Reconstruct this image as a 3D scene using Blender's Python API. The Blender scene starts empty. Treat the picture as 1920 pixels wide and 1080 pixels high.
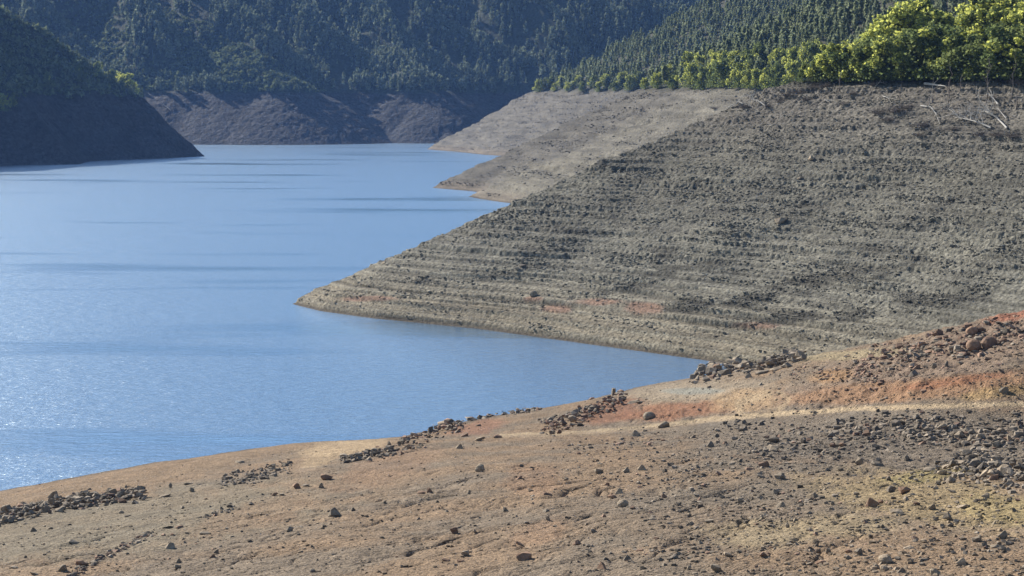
import bpy, bmesh, math, random
import numpy as np
from mathutils import Vector, Matrix

random.seed(7)
RNG = np.random.default_rng(7)
S = bpy.context.scene
COL = S.collection

# ------------------------------------------------------------------ camera
F_PX = 3600.0                      # focal length in pixels of a 1920 wide frame
CAM_Z = 35.0                       # eye height above the water
PITCH = math.atan(362.0 / F_PX)
CP, SP = math.cos(PITCH), math.sin(PITCH)
cam_data = bpy.data.cameras.new('camera')
cam_data.sensor_width = 36.0
cam_data.lens = 36.0 * F_PX / 1920.0
cam_data.clip_start = 0.5
cam_data.clip_end = 8000.0
cam = bpy.data.objects.new('camera', cam_data)
COL.objects.link(cam)
cam.location = (0, 0, CAM_Z)
cam.rotation_euler = (math.pi / 2 - PITCH, 0, 0)
S.camera = cam

# ------------------------------------------------------------------ sky, sun, exposure
SUN_EL = math.radians(31)
SUN_DIR = Vector((-0.68 * math.cos(SUN_EL), 0.733 * math.cos(SUN_EL), math.sin(SUN_EL)))
world = bpy.data.worlds.new('World')
S.world = world
world.use_nodes = True
wn = world.node_tree
wn.nodes.clear()
sky = wn.nodes.new('ShaderNodeTexSky')
sky.sky_type = 'NISHITA'
sky.sun_disc = False
sky.sun_elevation = SUN_EL
sky.sun_rotation = math.atan2(SUN_DIR.x, SUN_DIR.y)
sky.altitude = 200
sky.air_density = 1.0
sky.dust_density = 0.3
sky.ozone_density = 2.0
bg = wn.nodes.new('ShaderNodeBackground')
bg.inputs['Strength'].default_value = 0.066
wo = wn.nodes.new('ShaderNodeOutputWorld')
wn.links.new(sky.outputs[0], bg.inputs['Color'])
wn.links.new(bg.outputs[0], wo.inputs['Surface'])
sd = bpy.data.lights.new('sun', 'SUN')
sd.energy = 5.0
sd.angle = math.radians(0.5)
sd.color = (1.0, 0.93, 0.82)
sun = bpy.data.objects.new('sun', sd)
COL.objects.link(sun)
sun.rotation_euler = SUN_DIR.to_track_quat('Z', 'Y').to_euler()
sun.location = (-300, 200, 400)
S.view_settings.view_transform = 'Standard'
S.view_settings.look = 'None'
S.view_settings.gamma = 1.0
S.view_settings.exposure = 0.93
S.cycles.use_denoising = True
S.cycles.sample_clamp_direct = 5.0
S.cycles.sample_clamp_indirect = 3.0
S.cycles.volume_bounces = 1
S.cycles.volume_step_rate = 4
S.cycles.max_bounces = 5
S.cycles.diffuse_bounces = 2
S.cycles.transparent_max_bounces = 4

# ------------------------------------------------------------------ maths helpers
def on_plane(u, v, z):
    """world point where the ray through photo point (u,v) meets height z"""
    dx, dy, dz = (u - 960.0), F_PX * CP + (540.0 - v) * SP, -F_PX * SP + (540.0 - v) * CP
    t = (z - CAM_Z) / dz
    return np.array([dx * t, dy * t, z])
def at_dist(u, v, Y):
    dx, dy, dz = (u - 960.0), F_PX * CP + (540.0 - v) * SP, -F_PX * SP + (540.0 - v) * CP
    t = Y / dy
    return np.array([dx * t, Y, CAM_Z + dz * t])
def project(x, y, z):
    dz = z - CAM_Z
    dep = y * CP - dz * SP
    return 960 + F_PX * x / dep, 540 - F_PX * (y * SP + dz * CP) / dep

def _hash(ix, iy, seed):
    h = (ix.astype(np.int64) * 374761393 + iy.astype(np.int64) * 668265263 + seed * 974634777) & 0xFFFFFFFF
    h = ((h ^ (h >> 13)) * 1274126177) & 0xFFFFFFFF
    h = (h ^ (h >> 16)) & 0xFFFFFFFF
    return h
def perlin(x, y, seed=0):
    x = np.asarray(x, float); y = np.asarray(y, float)
    ix, iy = np.floor(x), np.floor(y)
    fx, fy = x - ix, y - iy
    ix = ix.astype(np.int64); iy = iy.astype(np.int64)
    sx = fx * fx * fx * (fx * (fx * 6 - 15) + 10); sy = fy * fy * fy * (fy * (fy * 6 - 15) + 10)
    def g(a, b, dx, dy):
        an = _hash(a, b, seed) * (2 * math.pi / 4294967296.0)
        return np.cos(an) * dx + np.sin(an) * dy
    n00 = g(ix, iy, fx, fy); n10 = g(ix + 1, iy, fx - 1, fy)
    n01 = g(ix, iy + 1, fx, fy - 1); n11 = g(ix + 1, iy + 1, fx - 1, fy - 1)
    return ((n00 * (1 - sx) + n10 * sx) * (1 - sy) + (n01 * (1 - sx) + n11 * sx) * sy) * 1.5
def fbm(x, y, oct=4, seed=0, gain=0.5, lac=2.03):
    a, s, t = 1.0, 0.0, 0.0
    for i in range(oct):
        s = s + a * perlin(x * lac ** i, y * lac ** i, seed + 17 * i); t += a; a *= gain
    return s / t
def sstep(a, b, x):
    t = np.clip((x - a) / (b - a), 0, 1)
    return t * t * (3 - 2 * t)
def poly_sdist(px, py, pts):
    """distance to an open polyline; sign + on its right-hand side is worked out by the caller"""
    best = np.full(np.shape(px), 1e9); 
    for (ax, ay), (bx, by) in zip(pts[:-1], pts[1:]):
        dx, dy = bx - ax, by - ay
        t = np.clip(((px - ax) * dx + (py - ay) * dy) / (dx * dx + dy * dy), 0, 1)
        best = np.minimum(best, np.hypot(px - ax - t * dx, py - ay - t * dy))
    return best
def inside_poly(px, py, pts):
    c = np.zeros(np.shape(px), bool)
    n = len(pts)
    for i in range(n):
        ax, ay = pts[i]; bx, by = pts[(i + 1) % n]
        if ay == by: continue
        cond = ((ay > py) != (by > py)) & (px < (bx - ax) * (py - ay) / (by - ay) + ax)
        c ^= cond
    return c

# ------------------------------------------------------------------ terrain: foreground bank
def _plane_fg(x, y): return 0.15 * ((x + 45) * 0.70 - (y - 170) * 0.71)
def _ray_plane(u, v):
    lo, hi = 20.0, 400.0
    for _ in range(60):
        m = 0.5 * (lo + hi); p = at_dist(u, v, m)
        if p[2] > _plane_fg(p[0], p[1]): lo = m
        else: hi = m
    return p
CTRL = []
for u, v in [(-60, 931), (0, 920), (150, 893), (300, 866), (450, 845), (600, 828), (740, 820), (830, 797), (1000, 768), (1100, 750), (1150, 738), (1220, 722), (1292, 713)]:
    p = on_plane(u, v, 0.0); CTRL.append(p)
    CTRL.append(np.array([p[0] - 9, p[1] + 9, -2.2]))
for u, v in [(-300, 1080), (0, 1080), (480, 1080), (960, 1080), (1440, 1080), (1920, 1080), (2250, 1080), (480, 975), (960, 950), (1440, 900), (1920, 900), (1200, 860), (300, 960), (2200, 900)]:
    CTRL.append(_ray_plane(u, v))
CTRL += [at_dist(*a) for a in [
    (1920, 762, 146), (2200, 756, 140), (1600, 768, 158), (1350, 779, 176), (1150, 800, 183), (960, 818, 170),
    (1920, 715, 149.5), (1700, 728, 157), (1500, 742, 170),
    (1920, 640, 165), (1920, 587, 176), (2150, 560, 176), (1830, 603, 182), (1750, 624, 192), (1650, 651, 210), (1540, 663, 228),
    (1420, 690, 225), (1350, 700, 229)]]
CTRL += [np.array(a, float) for a in [(57, 214, 4.0), (45, 232, 2.0), (36, 252, -0.6), (24, 250, -1.0), (75, 205, 9.0), (-60, 60, 9.0), (0, 40, 17.5), (60, 40, 24), (20, 10, 24), (110, 120, 17), (-80, 95, 3.5)]]
CTRL = np.array(CTRL)
def _tps_fit(P, lam=8.0):
    n = len(P); X = P[:, :2] / 50.0
    r = np.hypot(X[:, None, 0] - X[None, :, 0], X[:, None, 1] - X[None, :, 1])
    K = np.where(r > 0, r * r * np.log(r + 1e-9), 0) + np.eye(n) * lam * 1e-3
    Q = np.c_[np.ones(n), X]
    A = np.zeros((n + 3, n + 3)); A[:n, :n] = K; A[:n, n:] = Q; A[n:, :n] = Q.T
    return np.linalg.solve(A, np.r_[P[:, 2], 0, 0, 0]), X
W_, XC_ = _tps_fit(CTRL, 0.6)
def fg_macro_exact(x, y):
    shp = np.shape(x); x = np.ravel(x) / 50.0; y = np.ravel(y) / 50.0
    out = W_[-3] + W_[-2] * x + W_[-1] * y
    for i in range(len(XC_)):
        r2 = (x - XC_[i, 0]) ** 2 + (y - XC_[i, 1]) ** 2
        out = out + W_[i] * 0.5 * r2 * np.log(r2 + 1e-12)
    return out.reshape(shp)
_gx = np.arange(-130, 190.1, 0.5); _gy = np.arange(30, 290.1, 0.5)
_GM = fg_macro_exact(*np.meshgrid(_gx, _gy, indexing='ij'))
def fg_macro(x, y):
    fx = np.clip((np.asarray(x, float) + 130) * 2, 0, len(_gx) - 1.001); fy = np.clip((np.asarray(y, float) - 30) * 2, 0, len(_gy) - 1.001)
    i = fx.astype(int); j = fy.astype(int); a = fx - i; b = fy - j
    return (_GM[i, j] * (1 - a) + _GM[i + 1, j] * a) * (1 - b) + (_GM[i, j + 1] * (1 - a) + _GM[i + 1, j + 1] * a) * b
def blob(u, v, cu, cv, ru, rv, ang=0.0, seed=0, rough=0.35):
    c, s = math.cos(math.radians(ang)), math.sin(math.radians(ang))
    a = ((u - cu) * c + (v - cv) * s) / ru; b = (-(u - cu) * s + (v - cv) * c) / rv
    r = np.sqrt(a * a + b * b) + rough * 1.7 * fbm(u / 60.0, v / 20.0, 6, seed + 900, 0.68)
    return 1 - sstep(0.60, 1.20, r)
def line_mask(u, v, pts, w, seed=0):
    d = poly_sdist(u, v, pts) + 3.0 * fbm(u / 30.0, v / 12.0, 3, seed + 700)
    return 1 - sstep(w * 0.6, w * 1.3, d)
TRACK = [(935, 819), (1100, 812), (1230, 800), (1350, 786), (1480, 776), (1600, 768), (1760, 763), (1950, 758), (2300, 750)]
TRACK_W = [on_plane(u, v, z)[:2] for (u, v), z in zip(TRACK, [2.6, 3.8, 5.2, 6.6, 8.3, 9.6, 10.7, 11.8, 14])]
def fg_z(x, y, detail=True):
    z = fg_macro(x, y)
    if not detail: return z
    land = sstep(-1.0, 1.2, z)
    z = z + land * (0.35 * fbm(x / 14, y / 14, 3, 3) + 0.16 * fbm(x / 3.3, y / 3.3, 3, 5))
    u, v = project(x, y, z)
    gl = blob(u, v, 960, 1015, 520, 130, 0, 1) * 1.0 + blob(u, v, 1380, 930, 500, 170, 0, 2) * 0.55 + blob(u, v, 300, 1040, 420, 60, -8, 12) * 0.6 + 0.22
    gl = np.clip(gl, 0, 1) * sstep(0.3, 2.0, z)
    # strand lines: small erosion steps that follow the contours
    along = (x * 0.7 + y * 0.71)
    c = z * 1.6 + 0.9 * fbm(x / 9, y / 9, 3, 11)
    rid = 1 - np.abs(2 * (c - np.floor(c)) - 1)
    br = sstep(-0.05, 0.35, fbm(along / 9, z * 1.1, 3, 13))
    z = z - gl * br * 0.42 * rid ** 4
    c2 = z * 4.3 + 1.2 * fbm(x / 4, y / 4, 3, 21)
    rid2 = 1 - np.abs(2 * (c2 - np.floor(c2)) - 1)
    z = z - gl * sstep(0.0, 0.3, fbm(along / 4, z * 3, 2, 23)) * 0.17 * rid2 ** 3
    c3 = z * 8.0 + 1.6 * fbm(x / 5, y / 5, 3, 27)
    rid3 = 1 - np.abs(2 * (c3 - np.floor(c3)) - 1)
    z = z - sstep(0.3, 2.0, z) * (0.25 + gl) * sstep(-0.1, 0.2, fbm(along / 7, z * 2, 2, 29)) * 0.075 * rid3 ** 3
    # eroded gullies in the red cut bank above the track
    bank = blob(u, v, 1720, 735, 330, 30, -6, 6) + blob(u, v, 1290, 770, 140, 24, -6, 7)
    z = z + bank * 0.55 * (np.abs(fbm(x / 2.2, y / 4.5, 4, 31)) - 0.2)
    rough = blob(u, v, 1780, 660, 330, 75, -16, 8) + 0.6 * blob(u, v, 1750, 840, 300, 60, 0, 9)
    z = z + rough * 0.45 * fbm(x / 1.6, y / 1.6, 3, 41)
    # the track is pressed flat
    td = poly_sdist(x, y, TRACK_W)
    zt = fg_macro(x, y)
    k = 1 - sstep(1.6, 3.4, td)
    z = z * (1 - k) + zt * k
    z = z + land * 0.035 * fbm(x / 0.5, y / 0.5, 3, 51)
    return z

# ------------------------------------------------------------------ terrain: right bank with its spurs
R_SHORE = [(120, 120), (60, 205), (25, 253), tuple(on_plane(900, 617, 0)[:2]), tuple(on_plane(700, 597, 0)[:2]), tuple(on_plane(600, 583, 0)[:2]),
           tuple(on_plane(548, 570, 0)[:2]), (-25, 345), (15, 415), (32, 450), (34, 500), (28, 545), tuple(on_plane(985, 385, 0)[:2]), tuple(on_plane(925, 377, 0)[:2]),
           tuple(on_plane(876, 369, 0)[:2]), (-6, 668), tuple(on_plane(880, 358, 0)[:2]), tuple(on_plane(808, 352, 0)[:2]), (-22, 765), (20, 900), (28, 1000), (10, 1075),
           tuple(on_plane(905, 290, 0)[:2]), tuple(on_plane(860, 285, 0)[:2]), tuple(on_plane(800, 280, 0)[:2]), (-40, 1275), (20, 1330), (60, 1400), (120, 1800)]
R_POLY = R_SHORE + [(1500, 1800), (1500, 120)]
def right_d(x, y):
    d = poly_sdist(x, y, R_SHORE)
    return np.where(inside_poly(x, y, R_POLY), d, -d)
TOP = 36.0
def right_z(x, y, detail=True):
    wx = x + 2.2 * fbm(x / 35, y / 35, 2, 101) ; wy = y + 2.2 * fbm(x / 35, y / 35, 2, 103)
    far = sstep(420, 560, y)
    near = 1 - far
    wk = np.where(near > 0.5, sstep(0, 20, right_d(x, y)) * 0.9, 1.0)
    d = right_d(x + (wx - x) * wk, y + (wy - y) * wk)
    s = 0.535 * near + far * (0.50 + 0.10 * sstep(850, 1150, y))
    zb = d * s
    zb = np.where(zb > 0, zb * (1 - 0.10 * (1 - sstep(0, 5, zb))), zb)
    over = np.maximum(zb - TOP, 0)
    z = np.minimum(zb, TOP) + over * (0.5 + 0.45 * sstep(430, 700, y))
    z = np.where(over > 0, z, z)
    band = sstep(0.0, 3.0, z)
    z = z + band * (1.0 * fbm(x / 26, y / 26, 3, 107))
    if not detail: return z
    b2 = sstep(0.15, 2.0, z) * (1 - sstep(TOP, TOP + 4, z))
    # loose, slumped rubble: billowy clods stretched along the contour
    up = sstep(5, 14, z + 3 * fbm(x / 18, y / 18, 2, 111))
    along = -0.68 * x + 0.73 * y
    across = 0.73 * x + 0.68 * y
    g = 1.0 / (1 + 1.6 * sstep(420, 560, y) + 1.2 * sstep(850, 1150, y))
    wz = z * 1.9 + 1.8 * fbm(x / 30, y / 30, 2, 112) + 0.10 * along
    k = fbm(along / 15.0 * g, wz / 2.0 * g, 5, 113, 0.55)
    patch = sstep(-0.10, 0.35, fbm(along / 26, wz / 7, 3, 117))
    amp = 1 / g ** 1.1
    z = z + b2 * (0.12 + 0.88 * up) * (0.4 + 0.7 * patch) * 0.75 * k * amp
    sl = sstep(0.08, 0.30, fbm(along / 11.0 * g, wz / 1.7 * g, 5, 118, 0.6))
    z = z - b2 * up * (0.25 + 0.6 * patch) * 0.45 * sl * amp
    z = z + b2 * (0.25 + 0.75 * up) * (0.14 + 0.2 * patch) * fbm(along / 1.0 * g, across / 0.8 * g, 3, 119)
    # strand lines of the falling water, clear near the shore
    lo = b2 * (1 - 0.42 * up) * (1.75 + 0.5 * sstep(420, 560, y))
    for fr, am, sd_ in ((0.85 - 0.45 * sstep(420, 560, y), 0.27, 121), (1.9 - 1.1 * sstep(420, 560, y), 0.11, 123), (0.31, 0.20, 125)):
        c = z * fr + 0.30 * fbm(x / 30, y / 30, 3, sd_)
        w = c - np.floor(c)
        z = z + lo * am * (sstep(0.0, 0.22, w) - w) * (0.35 + sstep(-0.3, 0.3, fbm(along / 40, z / 3.0, 2, sd_ + 1)))
    z = z + b2 * 0.07 * fbm(x / 0.6, y / 0.6, 2, 127)
    # a low wave-cut bluff just above the water
    z = z + 0.5 * sstep(0.25, 0.42, zb) * (1 - sstep(1.5, 4.0, zb)) * near
    return z

# ------------------------------------------------------------------ terrain: ridges across the water
def tent(x, y, pts, s, r=10.0):
    best = np.full(np.shape(x), -999.0)
    for a, b in zip(pts[:-1], pts[1:]):
        dx, dy = b[0] - a[0], b[1] - a[1]
        t = np.clip(((x - a[0]) * dx + (y - a[1]) * dy) / (dx * dx + dy * dy), 0, 1)
        d = np.hypot(x - a[0] - t * dx, y - a[1] - t * dy)
        best = np.maximum(best, a[2] + (b[2] - a[2]) * t - s * (np.sqrt(d * d + r * r) - r))
    return best
L_SHORE = [(-520, 700), (-330, 880), tuple(on_plane(0, 311, 0)[:2]), tuple(on_plane(60, 309, 0)[:2]), tuple(on_plane(150, 308, 0)[:2]), tuple(on_plane(165, 303, 0)[:2]),
           tuple(on_plane(190, 301, 0)[:2]), tuple(on_plane(300, 297, 0)[:2]), tuple(on_plane(384, 293, 0)[:2]), (-192, 1135), (-260, 1180), (-420, 1230)]
L_POLY = L_SHORE + [(-1400, 1230), (-1400, 700)]
def left_z(x, y, detail=True):
    d = poly_sdist(x, y, L_SHORE)
    d = np.where(inside_poly(x, y, L_POLY), d, -d)
    d = d + sstep(2, 20, d) * 6.0 * fbm(x / 26, y / 26, 3, 201)
    z = d * 1.02
    over = np.maximum(z - 33, 0)
    z = np.minimum(z, 33) + over * 0.82
    if detail:
        z = z + sstep(0, 3, z) * (2.0 * fbm(x / 9, y / 9, 4, 203) + 0.4 * fbm(x / 1.8, y / 1.8, 2, 205))
        # rib of rock running down the face
        z = z + 1.5 * np.maximum(0, fbm(x / 4, y / 12, 3, 207) - 0.1) * sstep(0, 3, z)
    return z
RIDGE_A = [at_dist(*a) for a in [(120, -120, 1660), (267, 0, 1580), (370, 55, 1530), (478, 107, 1480), (532, 146, 1445)]]
RIDGE_B = [at_dist(*a) for a in [(640, 20, 1620), (722, 104, 1535), (780, 146, 1490), (815, 175, 1462)]]
RIDGE_C = [at_dist(*a) for a in [(330, -90, 1760), (450, 10, 1650), (560, 95, 1570), (615, 150, 1500)]]
RIDGE_D = [at_dist(*a) for a in [(900, -190, 1860), (1010, -60, 1740), (1090, 50, 1650), (1130, 130, 1590)]]
RIDGE_E = [at_dist(*a) for a in [(560, -190, 1860), (680, -80, 1740), (760, 0, 1680)]]
F_SHORE = [((u - 960) / F_PX * Y, Y) for u, Y in [(-900, 1400), (250, 1384), (400, 1374), (540, 1368), (620, 1395), (752, 1428), (840, 1388), (1000, 1490), (1300, 1500), (2600, 1580)]]
F_POLY = F_SHORE + [(1500, 3000), (-1500, 3000)]
def far_z(x, y, detail=True):
    wk = sstep(0, 60, y - 1390)
    xs = x + wk * 9 * fbm(x / 70, y / 70, 2, 301)
    ys = y + wk * 9 * fbm(x / 70, y / 70, 2, 303)
    d = poly_sdist(x, y, F_SHORE)
    z = np.where(inside_poly(x, y, F_POLY), d, -d) * 0.60
    z = np.where(z > 40, 40 + (z - 40) * 0.78, z)
    for rg_, s_, r_ in ((RIDGE_A, .56, 8), (RIDGE_B, .60, 6), (RIDGE_C, .56, 8), (RIDGE_D, .58, 8), (RIDGE_E, .6, 8)):
        z = np.maximum(z, tent(xs, ys, rg_, s_, r_))
    fw = (x + 0.75 * (y - 1400)) / 78.0 + 0.45 * fbm(x / 120, y / 120, 3, 306)
    z = z + sstep(48, 85, z) * 14.0 * (1 - 2 * np.abs(2 * (fw - np.floor(fw)) - 1) ** 1.2)
    if detail:
        z = z + sstep(0, 4, z) * (sstep(30, 60, z) * 7.0 * fbm(x / 45, y / 60, 3, 305) + 1.0 * fbm(x / 8, y / 8, 3, 307) + 0.5 * fbm(x / 2.4, y / 2.4, 2, 309))
    return z

# ------------------------------------------------------------------ object helpers
def mesh_np(name, V, F, mats=(), attrs=None, smooth=False, fmat=None):
    """V (n,3) and F (m,k) with k = 3 or 4"""
    V = np.asarray(V, np.float32); F = np.asarray(F, np.int32)
    me = bpy.data.meshes.new(name)
    m, k = F.shape
    me.vertices.add(len(V)); me.vertices.foreach_set('co', V.ravel())
    me.loops.add(m * k); me.loops.foreach_set('vertex_index', F.ravel())
    me.polygons.add(m)
    me.polygons.foreach_set('loop_start', np.arange(0, m * k, k, dtype=np.int32))
    try: me.polygons.foreach_set('loop_total', np.full(m, k, np.int32))
    except Exception: pass
    for mt in mats: me.materials.append(mt)
    if fmat is not None: me.polygons.foreach_set('material_index', np.asarray(fmat, np.int32))
    me.polygons.foreach_set('use_smooth', np.full(m, smooth, bool))
    me.update(calc_edges=True)
    for an, arr in (attrs or {}).items():
        arr = np.asarray(arr, np.float32)
        if arr.ndim == 2:
            a = me.color_attributes.new(an, 'FLOAT_COLOR', 'POINT')
            a.data.foreach_set('color', np.c_[arr, np.ones(len(arr), np.float32)].astype(np.float32).ravel())
        else:
            a = me.attributes.new(an, 'FLOAT', 'POINT'); a.data.foreach_set('value', arr)
    return me
def link(name, me, parent=None, **props):
    o = bpy.data.objects.new(name, me); COL.objects.link(o)
    if parent is not None: o.parent = parent
    for k, v in props.items():
        if v is not None: o[k] = v
    return o
def grid_faces(nr, nc):
    i = np.arange(nr * nc).reshape(nr, nc)
    return np.stack([i[:-1, :-1], i[:-1, 1:], i[1:, 1:], i[1:, :-1]], -1).reshape(-1, 4)
def fan_grid(u0, u1, nc, ys):
    us = np.concatenate([np.linspace(u0 - 700, u0, 50, endpoint=False), np.linspace(u0, u1, nc), np.linspace(u1, u1 + 900, 71)[1:]])
    Y = np.repeat(np.asarray(ys)[:, None], len(us), 1)
    X = (us[None, :] - 960) / F_PX * Y
    return X, Y

# ------------------------------------------------------------------ materials
def nt(name):
    m = bpy.data.materials.new(name); m.use_nodes = True
    n = m.node_tree; n.nodes.clear()
    out = n.nodes.new('ShaderNodeOutputMaterial')
    return m, n, out
def N(n, t, **kw):
    nd = n.nodes.new(t)
    for k, v in kw.items():
        if k in nd.inputs.keys() if hasattr(nd.inputs, 'keys') else False: nd.inputs[k].default_value = v
        else: setattr(nd, k, v)
    return nd
def noise_node(n, scale, detail=4, rough=0.6, vec=None):
    t = n.nodes.new('ShaderNodeTexNoise')
    t.inputs['Scale'].default_value = scale; t.inputs['Detail'].default_value = detail; t.inputs['Roughness'].default_value = rough
    if vec is not None: n.links.new(vec, t.inputs['Vector'])
    return t
def ramp(n, fac, stops):
    r = n.nodes.new('ShaderNodeValToRGB')
    el = r.color_ramp.elements
    while len(el) < len(stops): el.new(0.5)
    for e, (p, c) in zip(el, stops):
        e.position = p; e.color = (*c, 1) if len(c) == 3 else c
    n.links.new(fac, r.inputs['Fac'])
    return r
def mixc(n, a, b, fac, mode='MIX'):
    m = n.nodes.new('ShaderNodeMix'); m.data_type = 'RGBA'; m.blend_type = mode
    for s, i in ((fac, 0), (a, 6), (b, 7)):
        if isinstance(s, (int, float)): m.inputs[i].default_value = s
        elif isinstance(s, tuple): m.inputs[i].default_value = (*s, 1)
        else: n.links.new(s, m.inputs[i])
    return m.outputs[2]

def ground_mat(name, grain_scale, bump_scales, bump_strength, grain=(0.36, 1.22), rough=0.95):
    """colour from the surface's own mottling attribute, broken by fine stony grain"""
    m, n, out = nt(name)
    att = n.nodes.new('ShaderNodeVertexColor'); att.layer_name = 'soil'
    geo = n.nodes.new('ShaderNodeNewGeometry')
    tc = geo.outputs['Position']
    g1 = noise_node(n, grain_scale, 5, 0.75, tc)
    r1 = ramp(n, g1.outputs['Fac'], [(0.38, (grain[0],) * 3), (0.60, (grain[1],) * 3)])
    c = mixc(n, att.outputs['Color'], r1.outputs['Color'], 1.0, 'MULTIPLY')
    b = n.nodes.new('ShaderNodeBsdfPrincipled')
    b.inputs['Roughness'].default_value = rough; b.inputs['Specular IOR Level'].default_value = 0.15
    n.links.new(c, b.inputs['Base Color'])
    last = None
    for sc, dist in bump_scales:
        t = noise_node(n, sc, 3, 0.65, tc)
        bp = n.nodes.new('ShaderNodeBump'); bp.inputs['Strength'].default_value = bump_strength; bp.inputs['Distance'].default_value = dist
        n.links.new(t.outputs['Fac'], bp.inputs['Height'])
        if last is not None: n.links.new(last, bp.inputs['Normal'])
        last = bp.outputs['Normal']
    n.links.new(last, b.inputs['Normal'])
    n.links.new(b.outputs[0], out.inputs['Surface'])
    return m
M_FG = ground_mat('shore_soil', 7.0, ((2.2, 0.26), (8.0, 0.10)), 1.0)
M_R = ground_mat('slope_rubble', 2.2, ((1.4, 0.18), (4.5, 0.09)), 0.9)
M_FAR = ground_mat('far_slope_soil', 0.5, ((0.25, 1.6), (0.9, 0.5)), 1.0)

def foliage_mat(name, c_dark, c_light, trans=0.35, attr=None, c_attr=None):
    m, n, out = nt(name)
    geo = n.nodes.new('ShaderNodeNewGeometry')
    oi = n.nodes.new('ShaderNodeObjectInfo')
    no = noise_node(n, 0.35, 3, 0.6, geo.outputs['Position'])
    r = ramp(n, no.outputs['Fac'], [(0.35, c_dark), (0.65, c_light)])
    col = r.outputs['Color']
    isl = ramp(n, geo.outputs['Random Per Island'], [(0.0, (0.65,) * 3), (1.0, (1.35,) * 3)])
    col = mixc(n, col, isl.outputs['Color'], 1.0, 'MULTIPLY')
    if attr:
        at = n.nodes.new('ShaderNodeAttribute'); at.attribute_name = attr
        col = mixc(n, col, c_attr, at.outputs['Fac'])
    d = n.nodes.new('ShaderNodeBsdfDiffuse'); t = n.nodes.new('ShaderNodeBsdfTranslucent')
    n.links.new(col, d.inputs['Color']); n.links.new(col, t.inputs['Color'])
    mx = n.nodes.new('ShaderNodeMixShader'); mx.inputs[0].default_value = trans
    n.links.new(d.outputs[0], mx.inputs[1]); n.links.new(t.outputs[0], mx.inputs[2])
    n.links.new(mx.outputs[0], out.inputs['Surface'])
    return m
M_PINE = foliage_mat('pine_needles', (0.110, 0.140, 0.075), (0.245, 0.275, 0.165), 0.6)
M_FARPINE = foliage_mat('distant_pine_needles', (0.100, 0.130, 0.085), (0.250, 0.285, 0.190), 0.4)
M_SHRUB = foliage_mat('shrub_leaves', (0.070, 0.095, 0.050), (0.190, 0.220, 0.115), 0.35)
M_MIMOSA = foliage_mat('mimosa_leaves', (0.095, 0.130, 0.050), (0.205, 0.240, 0.090), 0.58, 'bloom', (0.62, 0.64, 0.16))

def simple_mat(name, c1, c2, scale=3.0, rough=0.9, bump=0.05, rnd=0.0):
    m, n, out = nt(name)
    geo = n.nodes.new('ShaderNodeTexCoord')
    no = noise_node(n, scale, 5, 0.7, geo.outputs['Object'])
    r = ramp(n, no.outputs['Fac'], [(0.3, c1), (0.7, c2)])
    col = r.outputs['Color']
    if rnd:
        oi = n.nodes.new('ShaderNodeObjectInfo')
        rr = ramp(n, oi.outputs['Random'], [(0.0, (0.70, 0.70, 0.72)), (0.5, (1.0, 0.98, 0.94)), (1.0, (1.45, 1.38, 1.28))])
        col = mixc(n, col, rr.outputs['Color'], rnd, 'MULTIPLY')
    b = n.nodes.new('ShaderNodeBsdfPrincipled'); b.inputs['Roughness'].default_value = rough
    b.inputs['Specular IOR Level'].default_value = 0.25
    n.links.new(col, b.inputs['Base Color'])
    bp = n.nodes.new('ShaderNodeBump'); bp.inputs['Strength'].default_value = 0.8; bp.inputs['Distance'].default_value = bump
    n.links.new(no.outputs['Fac'], bp.inputs['Height']); n.links.new(bp.outputs[0], b.inputs['Normal'])
    n.links.new(b.outputs[0], out.inputs['Surface'])
    return m
M_ROCK = simple_mat('grey_schist', (0.145, 0.120, 0.092), (0.34, 0.285, 0.22), 2.5, 0.9, 0.04, 1.0)
M_REDROCK = simple_mat('iron_stained_schist', (0.17, 0.105, 0.07), (0.33, 0.22, 0.155), 2.5, 0.9, 0.04, 1.0)
M_BARK = simple_mat('bark', (0.07, 0.055, 0.04), (0.14, 0.11, 0.085), 4, 0.95, 0.02)
M_DEAD = simple_mat('bleached_wood', (0.28, 0.265, 0.24), (0.47, 0.45, 0.42), 5, 0.8, 0.01)
M_TWIG = simple_mat('dry_twigs', (0.09, 0.075, 0.065), (0.19, 0.165, 0.15), 5, 0.9, 0.01)
# rubble keeps its own tint per stone
def rubble_mat():
    m, n, out = nt('rubble_stone')
    geo = n.nodes.new('ShaderNodeNewGeometry')
    att = n.nodes.new('ShaderNodeVertexColor'); att.layer_name = 'soil'
    no = noise_node(n, 9.0, 3, 0.6, geo.outputs['Position'])
    r = ramp(n, no.outputs['Fac'], [(0.3, (0.60,) * 3), (0.7, (1.08,) * 3)])
    col = mixc(n, att.outputs['Color'], r.outputs['Color'], 1.0, 'MULTIPLY')
    b = n.nodes.new('ShaderNodeBsdfPrincipled'); b.inputs['Roughness'].default_value = 0.95; b.inputs['Specular IOR Level'].default_value = 0.15
    n.links.new(col, b.inputs['Base Color']); n.links.new(b.outputs[0], out.inputs['Surface'])
    return m
M_RUBBLE = rubble_mat()

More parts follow.
